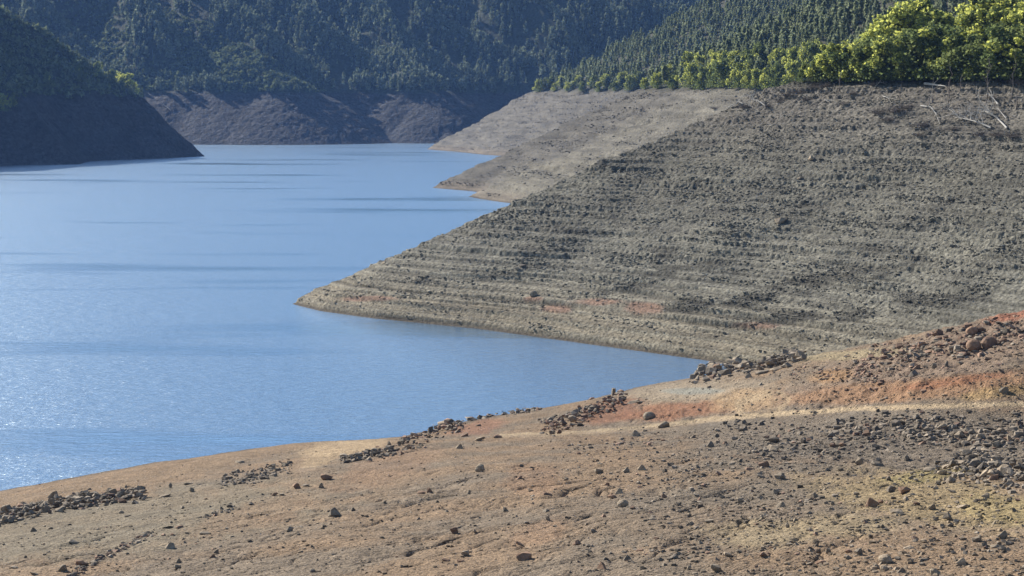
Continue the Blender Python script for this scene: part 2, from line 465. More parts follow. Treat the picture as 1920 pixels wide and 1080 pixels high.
def water_mat():
    m, n, out = nt('lake_water')
    geo = n.nodes.new('ShaderNodeNewGeometry')
    def mapped(sx, sy, rot=0.0):
        mp = n.nodes.new('ShaderNodeMapping'); mp.inputs['Scale'].default_value = (sx, sy, 1); mp.inputs['Rotation'].default_value = (0, 0, rot)
        n.links.new(geo.outputs['Position'], mp.inputs['Vector']); return mp.outputs[0]
    b = n.nodes.new('ShaderNodeBsdfPrincipled')
    b.inputs['Base Color'].default_value = (0.05, 0.18, 0.38, 1)
    b.inputs['Roughness'].default_value = 0.38
    b.inputs['IOR'].default_value = 1.45
    b.inputs['Specular IOR Level'].default_value = 0.9
    w1 = noise_node(n, 1.0, 4, 0.65, mapped(0.30, 0.95, 0.12))
    w2 = noise_node(n, 1.0, 3, 0.6, mapped(1.1, 3.2, -0.10))
    w3 = noise_node(n, 1.0, 6, 0.6, mapped(0.006, 0.030, 0.03))   # calm and ruffled lanes
    lane = ramp(n, w3.outputs['Fac'], [(0.33, (0.25,) * 3), (0.43, (1.0,) * 3)])
    last = None
    for t, dist in ((w1, 0.44), (w2, 0.10)):
        bp = n.nodes.new('ShaderNodeBump'); bp.inputs['Distance'].default_value = dist
        n.links.new(lane.outputs['Color'], bp.inputs['Strength'])
        n.links.new(t.outputs['Fac'], bp.inputs['Height'])
        if last is not None: n.links.new(last, bp.inputs['Normal'])
        last = bp.outputs['Normal']
    n.links.new(last, b.inputs['Normal'])
    g = n.nodes.new('ShaderNodeBsdfGlossy'); rl = n.nodes.new('ShaderNodeMapRange'); rl.inputs['From Min'].default_value = 0.25; rl.inputs['To Min'].default_value = 0.16; rl.inputs['To Max'].default_value = 0.235
    n.links.new(lane.outputs['Color'], rl.inputs['Value']); n.links.new(rl.outputs[0], g.inputs['Roughness'])
    g.inputs['Color'].default_value = (0.80, 0.93, 1.0, 1)
    n.links.new(last, g.inputs['Normal'])
    mx = n.nodes.new('ShaderNodeMixShader'); mx.inputs[0].default_value = 0.80
    n.links.new(b.outputs[0], mx.inputs[1]); n.links.new(g.outputs[0], mx.inputs[2])
    n.links.new(mx.outputs[0], out.inputs['Surface'])
    return m
M_WATER = water_mat()

# ------------------------------------------------------------------ the setting
# water
ys = np.concatenate([np.linspace(60, 1500, 60)])
X, Y = np.meshgrid(np.linspace(-700, 400, 24), ys)
V = np.stack([X, Y, np.zeros_like(X)], -1).reshape(-1, 3)
link('water', mesh_np('water', V, grid_faces(*X.shape), [M_WATER]), kind='structure', label='blue reservoir water ruffled by light wind')

def lerp(a, b, t):
    t = t[..., None]
    return a * (1 - t) + np.array(b) * t
def fg_colour(x, y, z):
    u, v = project(x, y, z)
    n1 = fbm(x / 11, y / 11, 4, 401); n2 = fbm(x / 2.5, y / 2.5, 3, 403)
    c = np.zeros(x.shape + (3,)) + np.array([0.310, 0.218, 0.140])
    c = lerp(c, (0.255, 0.200, 0.145), sstep(-0.2, 0.3, n1))
    c = lerp(c, (0.250, 0.215, 0.155), blob(u, v, 250, 980, 420, 60, -8, 31) * 0.7)      # grey-green gravel by the left heap
    c = lerp(c, (0.215, 0.180, 0.140), blob(u, v, 1700, 820, 520, 75, 2, 32) * 0.8)     # grey stony ground
    c = lerp(c, (0.225, 0.185, 0.140), blob(u, v, 1330, 960, 330, 70, -6, 33) * 0.55)
    c = lerp(c, (0.350, 0.220, 0.130), blob(u, v, 480, 965, 150, 28, -18, 34) * 0.4)
    c = lerp(c, (0.320, 0.200, 0.125), blob(u, v, 720, 880, 120, 30, -18, 35) * 0.45)
    c = lerp(c, (0.360, 0.215, 0.130), blob(u, v, 1000, 900, 60, 35, 0, 36) * 0.45)
    c = lerp(c, (0.380, 0.230, 0.140), blob(u, v, 1010, 1000, 60, 25, -20, 37) * 0.4)
    c = lerp(c, (0.390, 0.295, 0.165), blob(u, v, 1760, 940, 260, 48, 8, 38) * 0.85)    # ochre
    c = lerp(c, (0.370, 0.310, 0.130), blob(u, v, 1740, 892, 90, 14, -8, 39) * 0.6)
    c = lerp(c, (0.380, 0.300, 0.140), blob(u, v, 1880, 955, 90, 30, 10, 40) * 0.6)
    c = lerp(c, (0.440, 0.345, 0.200), blob(u, v, 1430, 1000, 110, 30, 0, 41) * 0.5)
    c = lerp(c, (0.440, 0.345, 0.200), blob(u, v, 1580, 985, 120, 22, 0, 49) * 0.5)
    # beach strip
    c = lerp(c, (0.300, 0.205, 0.125), (blob(u, v, 200, 905, 420, 26, -12, 42)) * 0.75)
    c = lerp(c, (0.480, 0.355, 0.220), blob(u, v, 640, 840, 95, 17, -8, 43) * 0.95)
    c = lerp(c, (0.480, 0.355, 0.220), blob(u, v, 600, 862, 45, 12, -20, 44) * 0.8)
    # promontory and red earth
    c = lerp(c, (0.370, 0.300, 0.215), blob(u, v, 1300, 735, 160, 22, -3, 45) * 0.9)
    c = lerp(c, (0.320, 0.330, 0.290), blob(u, v, 1300, 733, 70, 7, 0, 46) * 0.7)
    c = lerp(c, (0.330, 0.165, 0.095), blob(u, v, 1270, 770, 110, 17, -6, 47) * 0.9)
    c = lerp(c, (0.300, 0.140, 0.085), blob(u, v, 1150, 770, 60, 22, -12, 48) * 0.7)
    c = lerp(c, (0.330, 0.170, 0.110), blob(u, v, 900, 800, 60, 14, -12, 50) * 0.7)
    c = lerp(c, (0.450, 0.310, 0.180), blob(u, v, 1400, 752, 70, 24, 0, 51) * 0.85)
    c = lerp(c, (0.275, 0.200, 0.145), blob(u, v, 1780, 665, 330, 55, -16, 52) * 0.9)    # brown scree on the right bank
    c = lerp(c, (0.360, 0.215, 0.125), blob(u, v, 1740, 728, 300, 22, -4, 53) * 0.95)    # orange cut bank
    c = lerp(c, (0.340, 0.150, 0.080), blob(u, v, 1790, 715, 120, 9, -8, 54) * 0.65)
    c = lerp(c, (0.480, 0.330, 0.160), blob(u, v, 1880, 735, 90, 12, -8, 55) * 0.7)
    c = lerp(c, (0.370, 0.160, 0.100), blob(u, v, 1900, 592, 60, 10, -12, 56) * 0.9)
    c = lerp(c, (0.430, 0.250, 0.120), blob(u, v, 1560, 705, 45, 13, -8, 57) * 0.7)
    c = lerp(c, (0.380, 0.310, 0.190), blob(u, v, 1600, 665, 120, 10, -4, 58) * 0.8)
    # wheel tracks of pale dust
    tr = sstep(1150, 1500, u)
    c = lerp(c, (0.500, 0.385, 0.250), line_mask(u, v, [(a, b - 1) for a, b in TRACK], 4.5, 1) * (0.4 + 0.6 * tr))
    c = lerp(c, (0.540, 0.415, 0.265), line_mask(u, v, [(a, b - 3) for a, b in TRACK], 2.4, 2) * (0.55 + 0.3 * tr))
    c = lerp(c, (0.500, 0.380, 0.240), line_mask(u, v, [(1390, 780), (1385, 755), (1440, 738)], 8, 3) * 0.6)
    c = lerp(c, (0.500, 0.380, 0.240), line_mask(u, v, [(1450, 778), (1480, 750), (1460, 735)], 5, 4) * 0.5)
    # wet dark rim at the water
    c = lerp(c, (0.17, 0.13, 0.095), (1 - sstep(0.03, 0.40, z + 0.12 * n1)))
    c *= 0.80 * (1 + 0.34 * n2 + 0.30 * fbm(x / 0.8, y / 0.8, 4, 407, 0.65))[..., None]
    return np.clip(c, 0.02, 0.7)
# foreground
ysf = 52 * np.exp(np.linspace(0, math.log(262 / 52.0), 800))
X, Y = fan_grid(-260, 2200, 1250, ysf)
Z = fg_z(X, Y)
C = fg_colour(X, Y, Z)
u_, v_ = project(X, Y, Z)
td = poly_sdist(X, Y, TRACK_W) + 0.5 * fbm(X / 3, Y / 3, 2, 611)
FQ = grid_faces(*X.shape)
ist = (td.ravel()[FQ].mean(1) < 2.1)
keep = (Z.ravel()[FQ].max(1) > -1.6)
VV = np.stack([X, Y, Z], -1).reshape(-1, 3)
def sub(name, mask, mat, **kw):
    f = FQ[mask]; idx, inv = np.unique(f, return_inverse=True)
    me = mesh_np(name, VV[idx], inv.reshape(-1, 4), [mat], {'soil': C.reshape(-1, 3)[idx]}, smooth=True)
    return link(name, me, **kw)
sub('ground', keep & ~ist, M_FG, kind='structure', label='bare stony brown shore sloping to the water')
sub('dirt_track', keep & ist, M_FG, kind='structure', label='pale dusty vehicle track crossing the bare shore')

def right_colour(x, y, z):
    u, v = project(x, y, z)
    along = -0.68 * x + 0.73 * y; across = 0.73 * x + 0.68 * y
    n1 = fbm(x / 16, y / 16, 4, 421)
    c = np.zeros(x.shape + (3,)) + np.array([0.204, 0.194, 0.158])
    c = lerp(c, (0.140, 0.134, 0.112), sstep(-0.25, 0.25, n1) * 0.7)
    c = lerp(c, (0.270, 0.225, 0.155), (1 - sstep(1.0, 9.0, z)) * 0.65)
    c = c * (1 - 0.22 * sstep(10, 24, z) * (1 - sstep(480, 560, y)))[..., None]
    st = z * 0.9 + 0.4 * fbm(x / 40, y / 40, 2, 425)
    w = np.abs(2 * (st - np.floor(st)) - 1)
    c = lerp(c, (0.270, 0.250, 0.195), sstep(0.6, 0.95, w) * (1 - sstep(6, 16, z)) * 0.5)
    c = lerp(c, (0.090, 0.085, 0.072), sstep(0.15, 0.5, fbm(along / 9, across / 3, 4, 427)) * sstep(5, 12, z) * 0.8)
    c = lerp(c, (0.180, 0.158, 0.135), sstep(22, 36, z) * 0.6)
    for a in [(1120, 566, 45, 7), (1205, 578, 40, 12), (1045, 580, 30, 8), (1420, 610, 50, 6), (1000, 560, 20, 5), (690, 560, 60, 5)]:
        c = lerp(c, (0.30, 0.165, 0.115), blob(u, v, *a, 0, 60) * 0.65)
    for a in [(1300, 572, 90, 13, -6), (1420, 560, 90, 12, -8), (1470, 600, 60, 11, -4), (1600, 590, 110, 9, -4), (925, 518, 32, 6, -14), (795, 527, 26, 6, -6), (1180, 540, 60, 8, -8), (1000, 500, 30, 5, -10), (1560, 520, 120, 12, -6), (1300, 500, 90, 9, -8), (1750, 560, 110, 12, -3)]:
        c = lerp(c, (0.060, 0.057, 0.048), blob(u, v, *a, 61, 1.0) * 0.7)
    fr = sstep(450, 600, y)
    c = lerp(c, (0.125, 0.114, 0.094), fr * 0.9)
    c = lerp(c, (0.165, 0.152, 0.120), fr * (1 - sstep(664, 700, y)) * 0.6)
    c = lerp(c, (0.090, 0.082, 0.068), sstep(664, 700, y) * (1 - sstep(900, 1000, y)) * 0.55)
    c = lerp(c, (0.165, 0.150, 0.112), fr * blob(u, v, 1040, 335, 150, 38, -12, 63) * 0.6)
    c = lerp(c, (0.190, 0.145, 0.100), fr * (1 - sstep(0.5, 4, z)) * 0.5)
    for fr_, sd_, am_ in ((0.85, 121, 0.42), (1.9, 123, 0.28)):
        cc = z * fr_ + 0.30 * fbm(x / 30, y / 30, 3, sd_)
        ww = cc - np.floor(cc)
        ln = sstep(0.0, 0.08, ww) * (1 - sstep(0.14, 0.34, ww))
        c = c * (1 - am_ * ln * (1 - 0.75 * sstep(7, 18, z)) * sstep(-0.5, 0.1, fbm(along / 50, z / 3.0, 2, sd_ + 2)) * (1 - fr))[..., None]
    veg = sstep(TOP - 0.5, TOP + 2.5, z + 1.5 * fbm(x / 9, y / 9, 3, 429))
    c = lerp(c, (0.055, 0.055, 0.035), veg)
    c = lerp(c, (0.085, 0.07, 0.052), 1 - sstep(0.10, 0.62, z + 0.15 * n1))
    c *= (1 + (0.42 + 0.45 * fr) * fbm(along / 28, z / (0.8 + 1.0 * fr), 4, 433, 0.65) * (1 - veg))[..., None]
    c *= (1 + 0.40 * fbm(x / 1.4, y / 1.4, 4, 431, 0.65))[..., None]
    return np.clip(c, 0.015, 0.7)
yr = np.concatenate([np.linspace(225, 345, 760, endpoint=False), np.linspace(345, 480, 110, endpoint=False), np.linspace(480, 760, 330, endpoint=False), np.linspace(760, 1060, 70, endpoint=False), np.linspace(1060, 1340, 170, endpoint=False), np.linspace(1340, 1500, 20)])
X, Y = fan_grid(500, 2200, 1150, yr)
Z = right_z(X, Y); C = right_colour(X, Y, Z)
FQ = grid_faces(*X.shape); VV = np.stack([X, Y, Z], -1).reshape(-1, 3)
sub('hillside', Z.ravel()[FQ].max(1) > -1.5, M_R, kind='structure', label='grey rubble drawdown slope with spurs reaching into the water')

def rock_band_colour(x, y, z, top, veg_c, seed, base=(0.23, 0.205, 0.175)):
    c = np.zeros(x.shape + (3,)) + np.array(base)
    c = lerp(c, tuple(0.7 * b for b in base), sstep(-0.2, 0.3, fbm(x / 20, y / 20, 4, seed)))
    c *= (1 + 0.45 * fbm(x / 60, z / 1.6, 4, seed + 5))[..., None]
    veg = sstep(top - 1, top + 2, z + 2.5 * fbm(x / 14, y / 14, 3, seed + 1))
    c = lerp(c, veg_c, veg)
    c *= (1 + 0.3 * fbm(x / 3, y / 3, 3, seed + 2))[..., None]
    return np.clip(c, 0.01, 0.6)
X, Y = fan_grid(-420, 420, 420, np.linspace(840, 1260, 360))
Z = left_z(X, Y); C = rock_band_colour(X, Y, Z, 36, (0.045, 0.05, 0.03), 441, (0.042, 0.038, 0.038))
FQ = grid_faces(*X.shape); VV = np.stack([X, Y, Z], -1).reshape(-1, 3)
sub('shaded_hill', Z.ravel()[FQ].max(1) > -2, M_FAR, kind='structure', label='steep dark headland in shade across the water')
X, Y = fan_grid(-300, 2100, 1000, np.linspace(1340, 1950, 420))
Z = far_z(X, Y); C = rock_band_colour(X, Y, Z, 36, (0.040, 0.05, 0.03), 451, (0.055, 0.055, 0.060))
FQ = grid_faces(*X.shape); VV = np.stack([X, Y, Z], -1).reshape(-1, 3)
sub('far_hills', Z.ravel()[FQ].max(1) > -3, M_FAR, kind='structure', label='wooded mountainside closing the far end of the reservoir')

# ------------------------------------------------------------------ plants
def rot_rand(rng, n):
    q = rng.normal(size=(n, 4)); q /= np.linalg.norm(q, axis=1)[:, None]
    w, x, y, z = q.T
    return np.stack([np.stack([1 - 2 * (y * y + z * z), 2 * (x * y - w * z), 2 * (x * z + w * y)], -1),
                     np.stack([2 * (x * y + w * z), 1 - 2 * (x * x + z * z), 2 * (y * z - w * x)], -1),
                     np.stack([2 * (x * z - w * y), 2 * (y * z + w * x), 1 - 2 * (x * x + y * y)], -1)], 1)
def cards(P, size, rng, tri=False, aspect=0.6):
    n = len(P)
    base = np.array([[-0.5, -0.35, 0], [0.5, -0.5, 0.05], [0.15, 0.55, 0]]) if tri else np.array([[-0.5, -0.3, 0], [0.4, -0.45, 0.08], [0.5, 0.35, 0], [-0.35, 0.45, -0.08]])
    k = len(base)
    base = base * np.array([1, aspect * 1.6, 1])
    R = rot_rand(rng, n)
    V = np.einsum('nij,kj->nki', R, base) * (size if np.ndim(size) == 0 else np.asarray(size)[:, None, None]) + P[:, None, :]
    return V.reshape(-1, 3), np.arange(n * k).reshape(n, k)
def conifer_pts(rng, n, h=1.0, r=0.2, base=0.12, lumps=14):
    """points on uneven tiers of a narrow, open crown of unit height"""
    t = rng.random(n) ** 0.85
    zz = base + (1 - base) * t
    ang = rng.random(n) * 2 * math.pi
    tier = 0.72 + 0.28 * np.sin(t * lumps * 2 * math.pi + ang * 1.0)
    lob = 1 + 0.35 * np.sin(ang * 3 + t * 9 + rng.random() * 6)
    prof = np.sin(np.clip((1 - t) * 1.6 + 0.05, 0, 1.57)) ** 0.8
    rad = r * prof * tier * lob * (0.35 + 0.65 * np.sqrt(rng.random(n)))
    return np.stack([rad * np.cos(ang), rad * np.sin(ang), zz - rad * 0.25], -1) * h
def merge(variants, P, sc, ang, scz=None, pick=None, rng=RNG):
    """copies of small variants at P as one vertex/face array"""
    pick = rng.integers(0, len(variants), len(P)) if pick is None else pick
    scz = sc if scz is None else scz
    Vs, Fs, Is, off = [], [], [], 0
    for k, (v, f) in enumerate(variants):
        idx = np.where(pick == k)[0]
        if len(idx) == 0: continue
        c, s = np.cos(ang[idx]), np.sin(ang[idx])
        x = (v[None, :, 0] * c[:, None] - v[None, :, 1] * s[:, None]) * sc[idx][:, None]
        y = (v[None, :, 0] * s[:, None] + v[None, :, 1] * c[:, None]) * sc[idx][:, None]
        z = v[None, :, 2] * scz[idx][:, None]
        W = np.stack([x, y, z], -1) + P[idx][:, None, :]
        Fs.append((f[None] + (np.arange(len(idx)) * len(v))[:, None, None]).reshape(-1, f.shape[1]) + off)
        Vs.append(W.reshape(-1, 3)); Is.append(np.repeat(idx, len(v))); off += len(idx) * len(v)
    return np.concatenate(Vs), np.concatenate(Fs), np.concatenate(Is)

def scatter(fun, n, u0, u1, y0, y1, zmin, seed, zmax=1e9, noise=2.5):
    r = np.random.default_rng(seed)
    Y = np.sqrt(r.random(n) * (y1 ** 2 - y0 ** 2) + y0 ** 2)
    X = (u0 + (u1 - u0) * r.random(n) - 960) / F_PX * Y
    Z = fun(X, Y, False)
    k = (Z + noise * fbm(X / 14, Y / 14, 3, seed) > zmin) & (Z < zmax)
    X, Y = X[k], Y[k]
    Z = fun(X, Y)
    u, v = project(X, Y, Z)
    k = (v > -90) & (u > u0) & (u < u1)
    return np.stack([X, Y, Z], -1)[k]
rg = np.random.default_rng(11)
far_tree = []
for i in range(7):
    P = conifer_pts(rg, 40, 1.0, 0.17 + 0.04 * rg.random(), 0.1, 3)
    far_tree.append(cards(P, 0.15 + 0.10 * rg.random(40), rg, tri=True, aspect=0.8))
# distant conifers: thousands, one wood
P = scatter(far_z, 64000, -200, 1750, 1400, 1840, 37, 501)
# on the nearest ridge grows scrub, not conifers
uA, vA = project(P[:, 0], P[:, 1], P[:, 2])
onA = tent(P[:, 0], P[:, 1], RIDGE_A, 0.62) > far_z(P[:, 0], P[:, 1], False) - 3.0
edgeA = poly_sdist(P[:, 0], P[:, 1], [p[:2] for p in RIDGE_A]) < 14
con = P[~onA]
thin = fbm(con[:, 0] / 30, con[:, 1] / 40, 3, 507)
con = con[RNG.random(len(con)) < np.clip(0.40 + 1.3 * thin, 0.06, 0.85)]
h = 8.2 * (0.45 + 0.8 * RNG.random(len(con)))
V, F, I = merge(far_tree, con, h, RNG.random(len(con)) * 6.28)
link('forest', mesh_np('forest', V, F, [M_FARPINE]), kind='stuff', label='dense blue-green conifer forest covering the far mountainside', category='forest')
bush = []
for i in range(6):
    q = rg.normal(size=(26, 3)); q /= np.linalg.norm(q, axis=1)[:, None]; q[:, 2] = np.abs(q[:, 2])
    q *= (0.55 + 0.45 * rg.random(26))[:, None] * np.array([0.55, 0.55, 0.8])
    bush.append(cards(q, 0.34 + 0.2 * rg.random(26), rg, tri=True, aspect=0.8))
sh = P[onA]
sh = sh[RNG.random(len(sh)) < 0.8]
h = 3.6 * (0.5 + 0.9 * RNG.random(len(sh)) ** 2)
V, F, I = merge(bush, sh, h, RNG.random(len(sh)) * 6.28)
link('shrubbery', mesh_np('shrubbery', V, F, [M_SHRUB]), kind='stuff', label='olive scrub on the rounded slope above the far bare band', category='scrub')
# shaded headland scrub
P = scatter(left_z, 9000, -150, 400, 860, 1230, 34, 511)
h = 4.5 * (0.45 + 0.9 * RNG.random(len(P)) ** 2)
V, F, I = merge(bush + far_tree[:3], P, h, RNG.random(len(P)) * 6.28)
link('undergrowth', mesh_np('undergrowth', V, F, [M_SHRUB]), kind='stuff', label='dark scrub and small trees on the shaded headland', category='scrub')

# conifers of the near right hillside: the nearest 300 stand alone, the rest are one wood
near_con = []
for i in range(6):
    n_ = 420
    Pc = conifer_pts(rg, n_, 1.0, 0.24 + 0.06 * rg.random(), 0.04, 5)
    near_con.append(cards(Pc, 0.055 + 0.06 * rg.random(n_), rg, tri=False, aspect=0.55))
mid_con = []
for i in range(6):
    Pc = conifer_pts(rg, 130, 1.0, 0.24 + 0.07 * rg.random(), 0.04, 4)
    mid_con.append(cards(Pc, 0.10 + 0.08 * rg.random(130), rg, tri=True, aspect=0.7))
def taper_tube(pts, rads, seg=6):
    V, F = [], []
    pts = [Vector(p) for p in pts]
    for i, (p, r) in enumerate(zip(pts, rads)):
        d = (pts[min(i + 1, len(pts) - 1)] - pts[max(i - 1, 0)]).normalized()
        a = d.orthogonal().normalized(); b = d.cross(a)
        for k in range(seg):
            t = 2 * math.pi * k / seg
            V.append(tuple(p + (a * math.cos(t) + b * math.sin(t)) * r))
    for i in range(len(pts) - 1):
        for k in range(seg):
            k2 = (k + 1) % seg
            F.append((i * seg + k, i * seg + k2, (i + 1) * seg + k2, (i + 1) * seg + k))
    return V, F
def join_vf(parts):
    V, F, o = [], [], 0
    for v, f in parts:
        V += list(v); F += [tuple(i + o for i in q) for q in f]; o += len(v)
    return np.array(V), np.array(F)
def trunk_vf(h, r, lean=0.03, limbs=4, rng=random):
    parts = [taper_tube([(0, 0, -0.04 * h), (lean * h * 0.3, 0, 0.3 * h), (lean * h * 0.6, lean * h * 0.5, 0.6 * h), (lean * h, lean * h * 0.3, 0.93 * h)], [r, r * 0.8, r * 0.5, r * 0.12])]
    for i in range(limbs):
        z = h * (0.18 + 0.6 * i / max(1, limbs)); a = rng.random() * 6.28; L = h * 0.22 * (1 - z / h * 0.7)
        parts.append(taper_tube([(0, 0, z), (math.cos(a) * L * 0.5, math.sin(a) * L * 0.5, z + L * 0.3), (math.cos(a) * L, math.sin(a) * L, z + L * 0.75)], [r * 0.4, r * 0.25, r * 0.06], 4))
    return join_vf(parts)
P = scatter(right_z, 46000, 900, 2600, 300, 1450, TOP + 2.5, 521)
P = P[P[:, 2] > TOP + 1.0]
dd = np.hypot(P[:, 0], P[:, 1])
# keep the near rim for the flowering trees
up_, vp_ = project(P[:, 0], P[:, 1], P[:, 2] + 4)
mim_zone = (P[:, 1] < 420) & (P[:, 2] < 46) & (up_ < 1985)
P = P[~mim_zone]
P = P[RNG.random(len(P)) < np.clip(0.75 + 1.2 * fbm(P[:, 0] / 25, P[:, 1] / 25, 3, 523), 0.25, 1)]
dd = np.hypot(P[:, 0], P[:, 1])
inview = (project(P[:, 0], P[:, 1], P[:, 2] + 4)[0] < 1935)
order = np.argsort(dd + (~inview) * 1e4)
near_idx = order[:290]
rest_idx = order[290:]
h = 5.6 * (0.45 + 0.9 * RNG.random(len(rest_idx)))
V, F, I = merge(mid_con, P[rest_idx], h, RNG.random(len(rest_idx)) * 6.28)
link('pine_woods', mesh_np('pine_woods', V, F, [M_PINE]), kind='stuff', label='grey-green conifer wood rising over the spurs on the right', category='forest')
pine_crowns = [mesh_np('crown', v, f, [M_PINE]) for v, f in near_con]
pine_trunks = [mesh_np('trunk', *trunk_vf(1.0, 0.018, 0.01, 3), [M_BARK]) for i in range(3)]
PINE_LABEL = 'young grey-green pine among many alike on the slope behind the yellow-flowering trees'
for j, i in enumerate(near_idx):
    o = bpy.data.objects.new('pine_tree', None); COL.objects.link(o)
    o.location = P[i]; hh = 5.8 * (0.55 + 0.8 * random.random()); o.scale = (hh, hh, hh); o.rotation_euler = (0, 0, random.random() * 6.28)
    o['label'] = PINE_LABEL; o['category'] = 'pine'; o['group'] = 'pines on the slope behind the flowering trees'
    link('trunk', pine_trunks[j % 3], o); link('crown', pine_crowns[j % 6], o)

# flowering mimosas
def mimosa(seed, bloom, n=5200):
    r = np.random.default_rng(seed)
    nl = 30
    cen = np.stack([r.normal(0, 0.21, nl), r.normal(0, 0.21, nl), 0.20 + 0.70 * r.random(nl)], -1)
    cen[:, :2] *= (1.25 - 0.75 * np.clip((cen[:, 2] - 0.3) / 0.6, 0, 1))[:, None]
    rad = 0.07 + 0.08 * r.random(nl)
    pick = r.integers(0, nl, n)
    q = r.normal(size=(n, 3)); q /= np.linalg.norm(q, axis=1)[:, None]
    sub_ = 1 + 0.35 * np.sin(q[:, 0] * 7 + pick) * np.sin(q[:, 1] * 8 + pick * 2) * np.sin(q[:, 2] * 7)
    Pm = cen[pick] + q * (rad[pick] * sub_ * (0.45 + 0.55 * r.random(n) ** 0.5))[:, None]
    Pm[:, 2] = np.abs(Pm[:, 2] - 0.03) + 0.03
    low = r.random(n) < 0.15
    Pm[low] = np.stack([r.normal(0, 0.2, low.sum()), r.normal(0, 0.2, low.sum()), 0.05 + 0.35 * r.random(low.sum())], -1)
    V, F = cards(Pm, 0.022 + 0.026 * r.random(n), r, tri=False, aspect=0.75)
    # blossom hangs in sprays: whole lobes flower, others stay green
    lobe_b = r.random(nl) < bloom
    spray = fbm(Pm[:, 0] * 14 + seed, Pm[:, 2] * 14 + Pm[:, 1] * 9, 3, seed) > -0.05
    outer = np.linalg.norm(Pm - cen[pick], axis=1) > rad[pick] * 0.55
    b = (lobe_b[pick] & spray & outer & ~low) * (0.55 + 0.45 * r.random(n))
    b = np.maximum(b, (r.random(n) < 0.06 * bloom) * 0.8)
    return V, F, np.repeat(b, 4)
MIM = []
for i, bl in enumerate([0.97, 0.88, 0.7, 0.5, 0.2, 0.06, 0.95]):
    V, F, b = mimosa(60 + i, bl)
    MIM.append(mesh_np('crown', V, F, [M_MIMOSA], {'bloom': b}))
MTR = [mesh_np('trunk', *trunk_vf(0.8, 0.02, 0.05, 6), [M_BARK]) for i in range(3)]
ORD = ['first', 'second', 'third', 'fourth', 'fifth', 'sixth', 'seventh', 'eighth', 'ninth', 'tenth', 'eleventh', 'twelfth', 'thirteenth', 'fourteenth', 'fifteenth', 'sixteenth', 'seventeenth', 'eighteenth', 'nineteenth', 'twentieth', 'twenty-first', 'twenty-second', 'twenty-third', 'twenty-fourth', 'twenty-fifth', 'twenty-sixth']
def ground_at(u, v, fun, y0, y1):
    """nearest point of a terrain on the ray through (u,v)"""
    Ys = np.linspace(y0, y1, 900)
    pts = np.array([at_dist(u, v, q) for q in (y0, y1)])
    t = (Ys - y0) / (y1 - y0)
    X = pts[0, 0] + (pts[1, 0] - pts[0, 0]) * t; Zr = pts[0, 2] + (pts[1, 2] - pts[0, 2]) * t
    Zt = fun(X, Ys)
    k = np.where(Zt >= Zr)[0]
    i = k[0] if len(k) else np.argmin(Zr - Zt)
    return np.array([X[i], Ys[i], Zt[i]])
def rim_at(u, fun, zt, y0, y1):
    """first point along the bearing u where the terrain reaches height zt"""
    Ys = np.linspace(y0, y1, 1500); X = (u - 960) / F_PX * Ys
    k = np.where(fun(X, Ys, False) >= zt)[0]
    i = k[0] if len(k) else -1
    return np.array([X[i], Ys[i], float(fun(X[i:i + 1] if i >= 0 else X[-1:], Ys[i:i + 1] if i >= 0 else Ys[-1:])[0])])
def put_tree(p, h, var, label, group, wide=1.0, name='mimosa_tree', cat='mimosa'):
    o = bpy.data.objects.new(name, None); COL.objects.link(o)
    o.location = (p[0], p[1], p[2] - 0.2); o.scale = (h * wide, h * wide, h); o.rotation_euler = (0, 0, random.random() * 6.28)
    o['label'] = label; o['category'] = cat; o['group'] = group
    link('trunk', MTR[var % 3], o); link('crown', MIM[var], o)
# big stand at the top of the near slope: (u, height px, rim offset, variant)
stand = []
for k, u in enumerate(np.linspace(1548, 1935, 18)):
    stand.append((u + random.uniform(-7, 7), random.uniform(48, 112), TOP + 1.0, [0, 4, 1, 0, 5, 2, 4, 3, 1, 4, 2, 5, 3, 0, 4, 5, 3, 1][k], 0))
for k, u in enumerate(np.linspace(1562, 1935, 17)):
    stand.append((u + random.uniform(-8, 8), random.uniform(78, 132), TOP + 4.0, [6, 0, 2, 1, 6, 0, 1, 2, 0, 1, 6, 2, 1, 0, 3, 6, 1][k], 1))
for k, u in enumerate(np.linspace(1630, 1930, 13)):
    stand.append((u + random.uniform(-8, 8), random.uniform(88, 122), TOP + 7, [2, 1, 0, 6, 6, 1, 2, 0, 1, 6, 0, 2, 1][k], 2))
rows = {0: 'front row', 1: 'middle row', 2: 'back row'}
cnt = {0: 0, 1: 0, 2: 0}
look = {0: 'bright yellow mimosa', 6: 'glowing yellow mimosa', 1: 'yellow and green mimosa', 2: 'half-flowering mimosa', 3: 'mostly green mimosa', 4: 'dark green mimosa', 5: 'dark leafy mimosa'}
for u, hp, zt, var, row in stand:
    p = rim_at(u, right_z, zt, 262, 520)
    h = hp * p[1] / F_PX
    put_tree(p, h, var, '%s, %s from the left in the %s of the big stand' % (look[var], ORD[cnt[row]], rows[row]), 'mimosas of the big stand on the near spur', random.uniform(1.0, 1.3))
    cnt[row] += 1
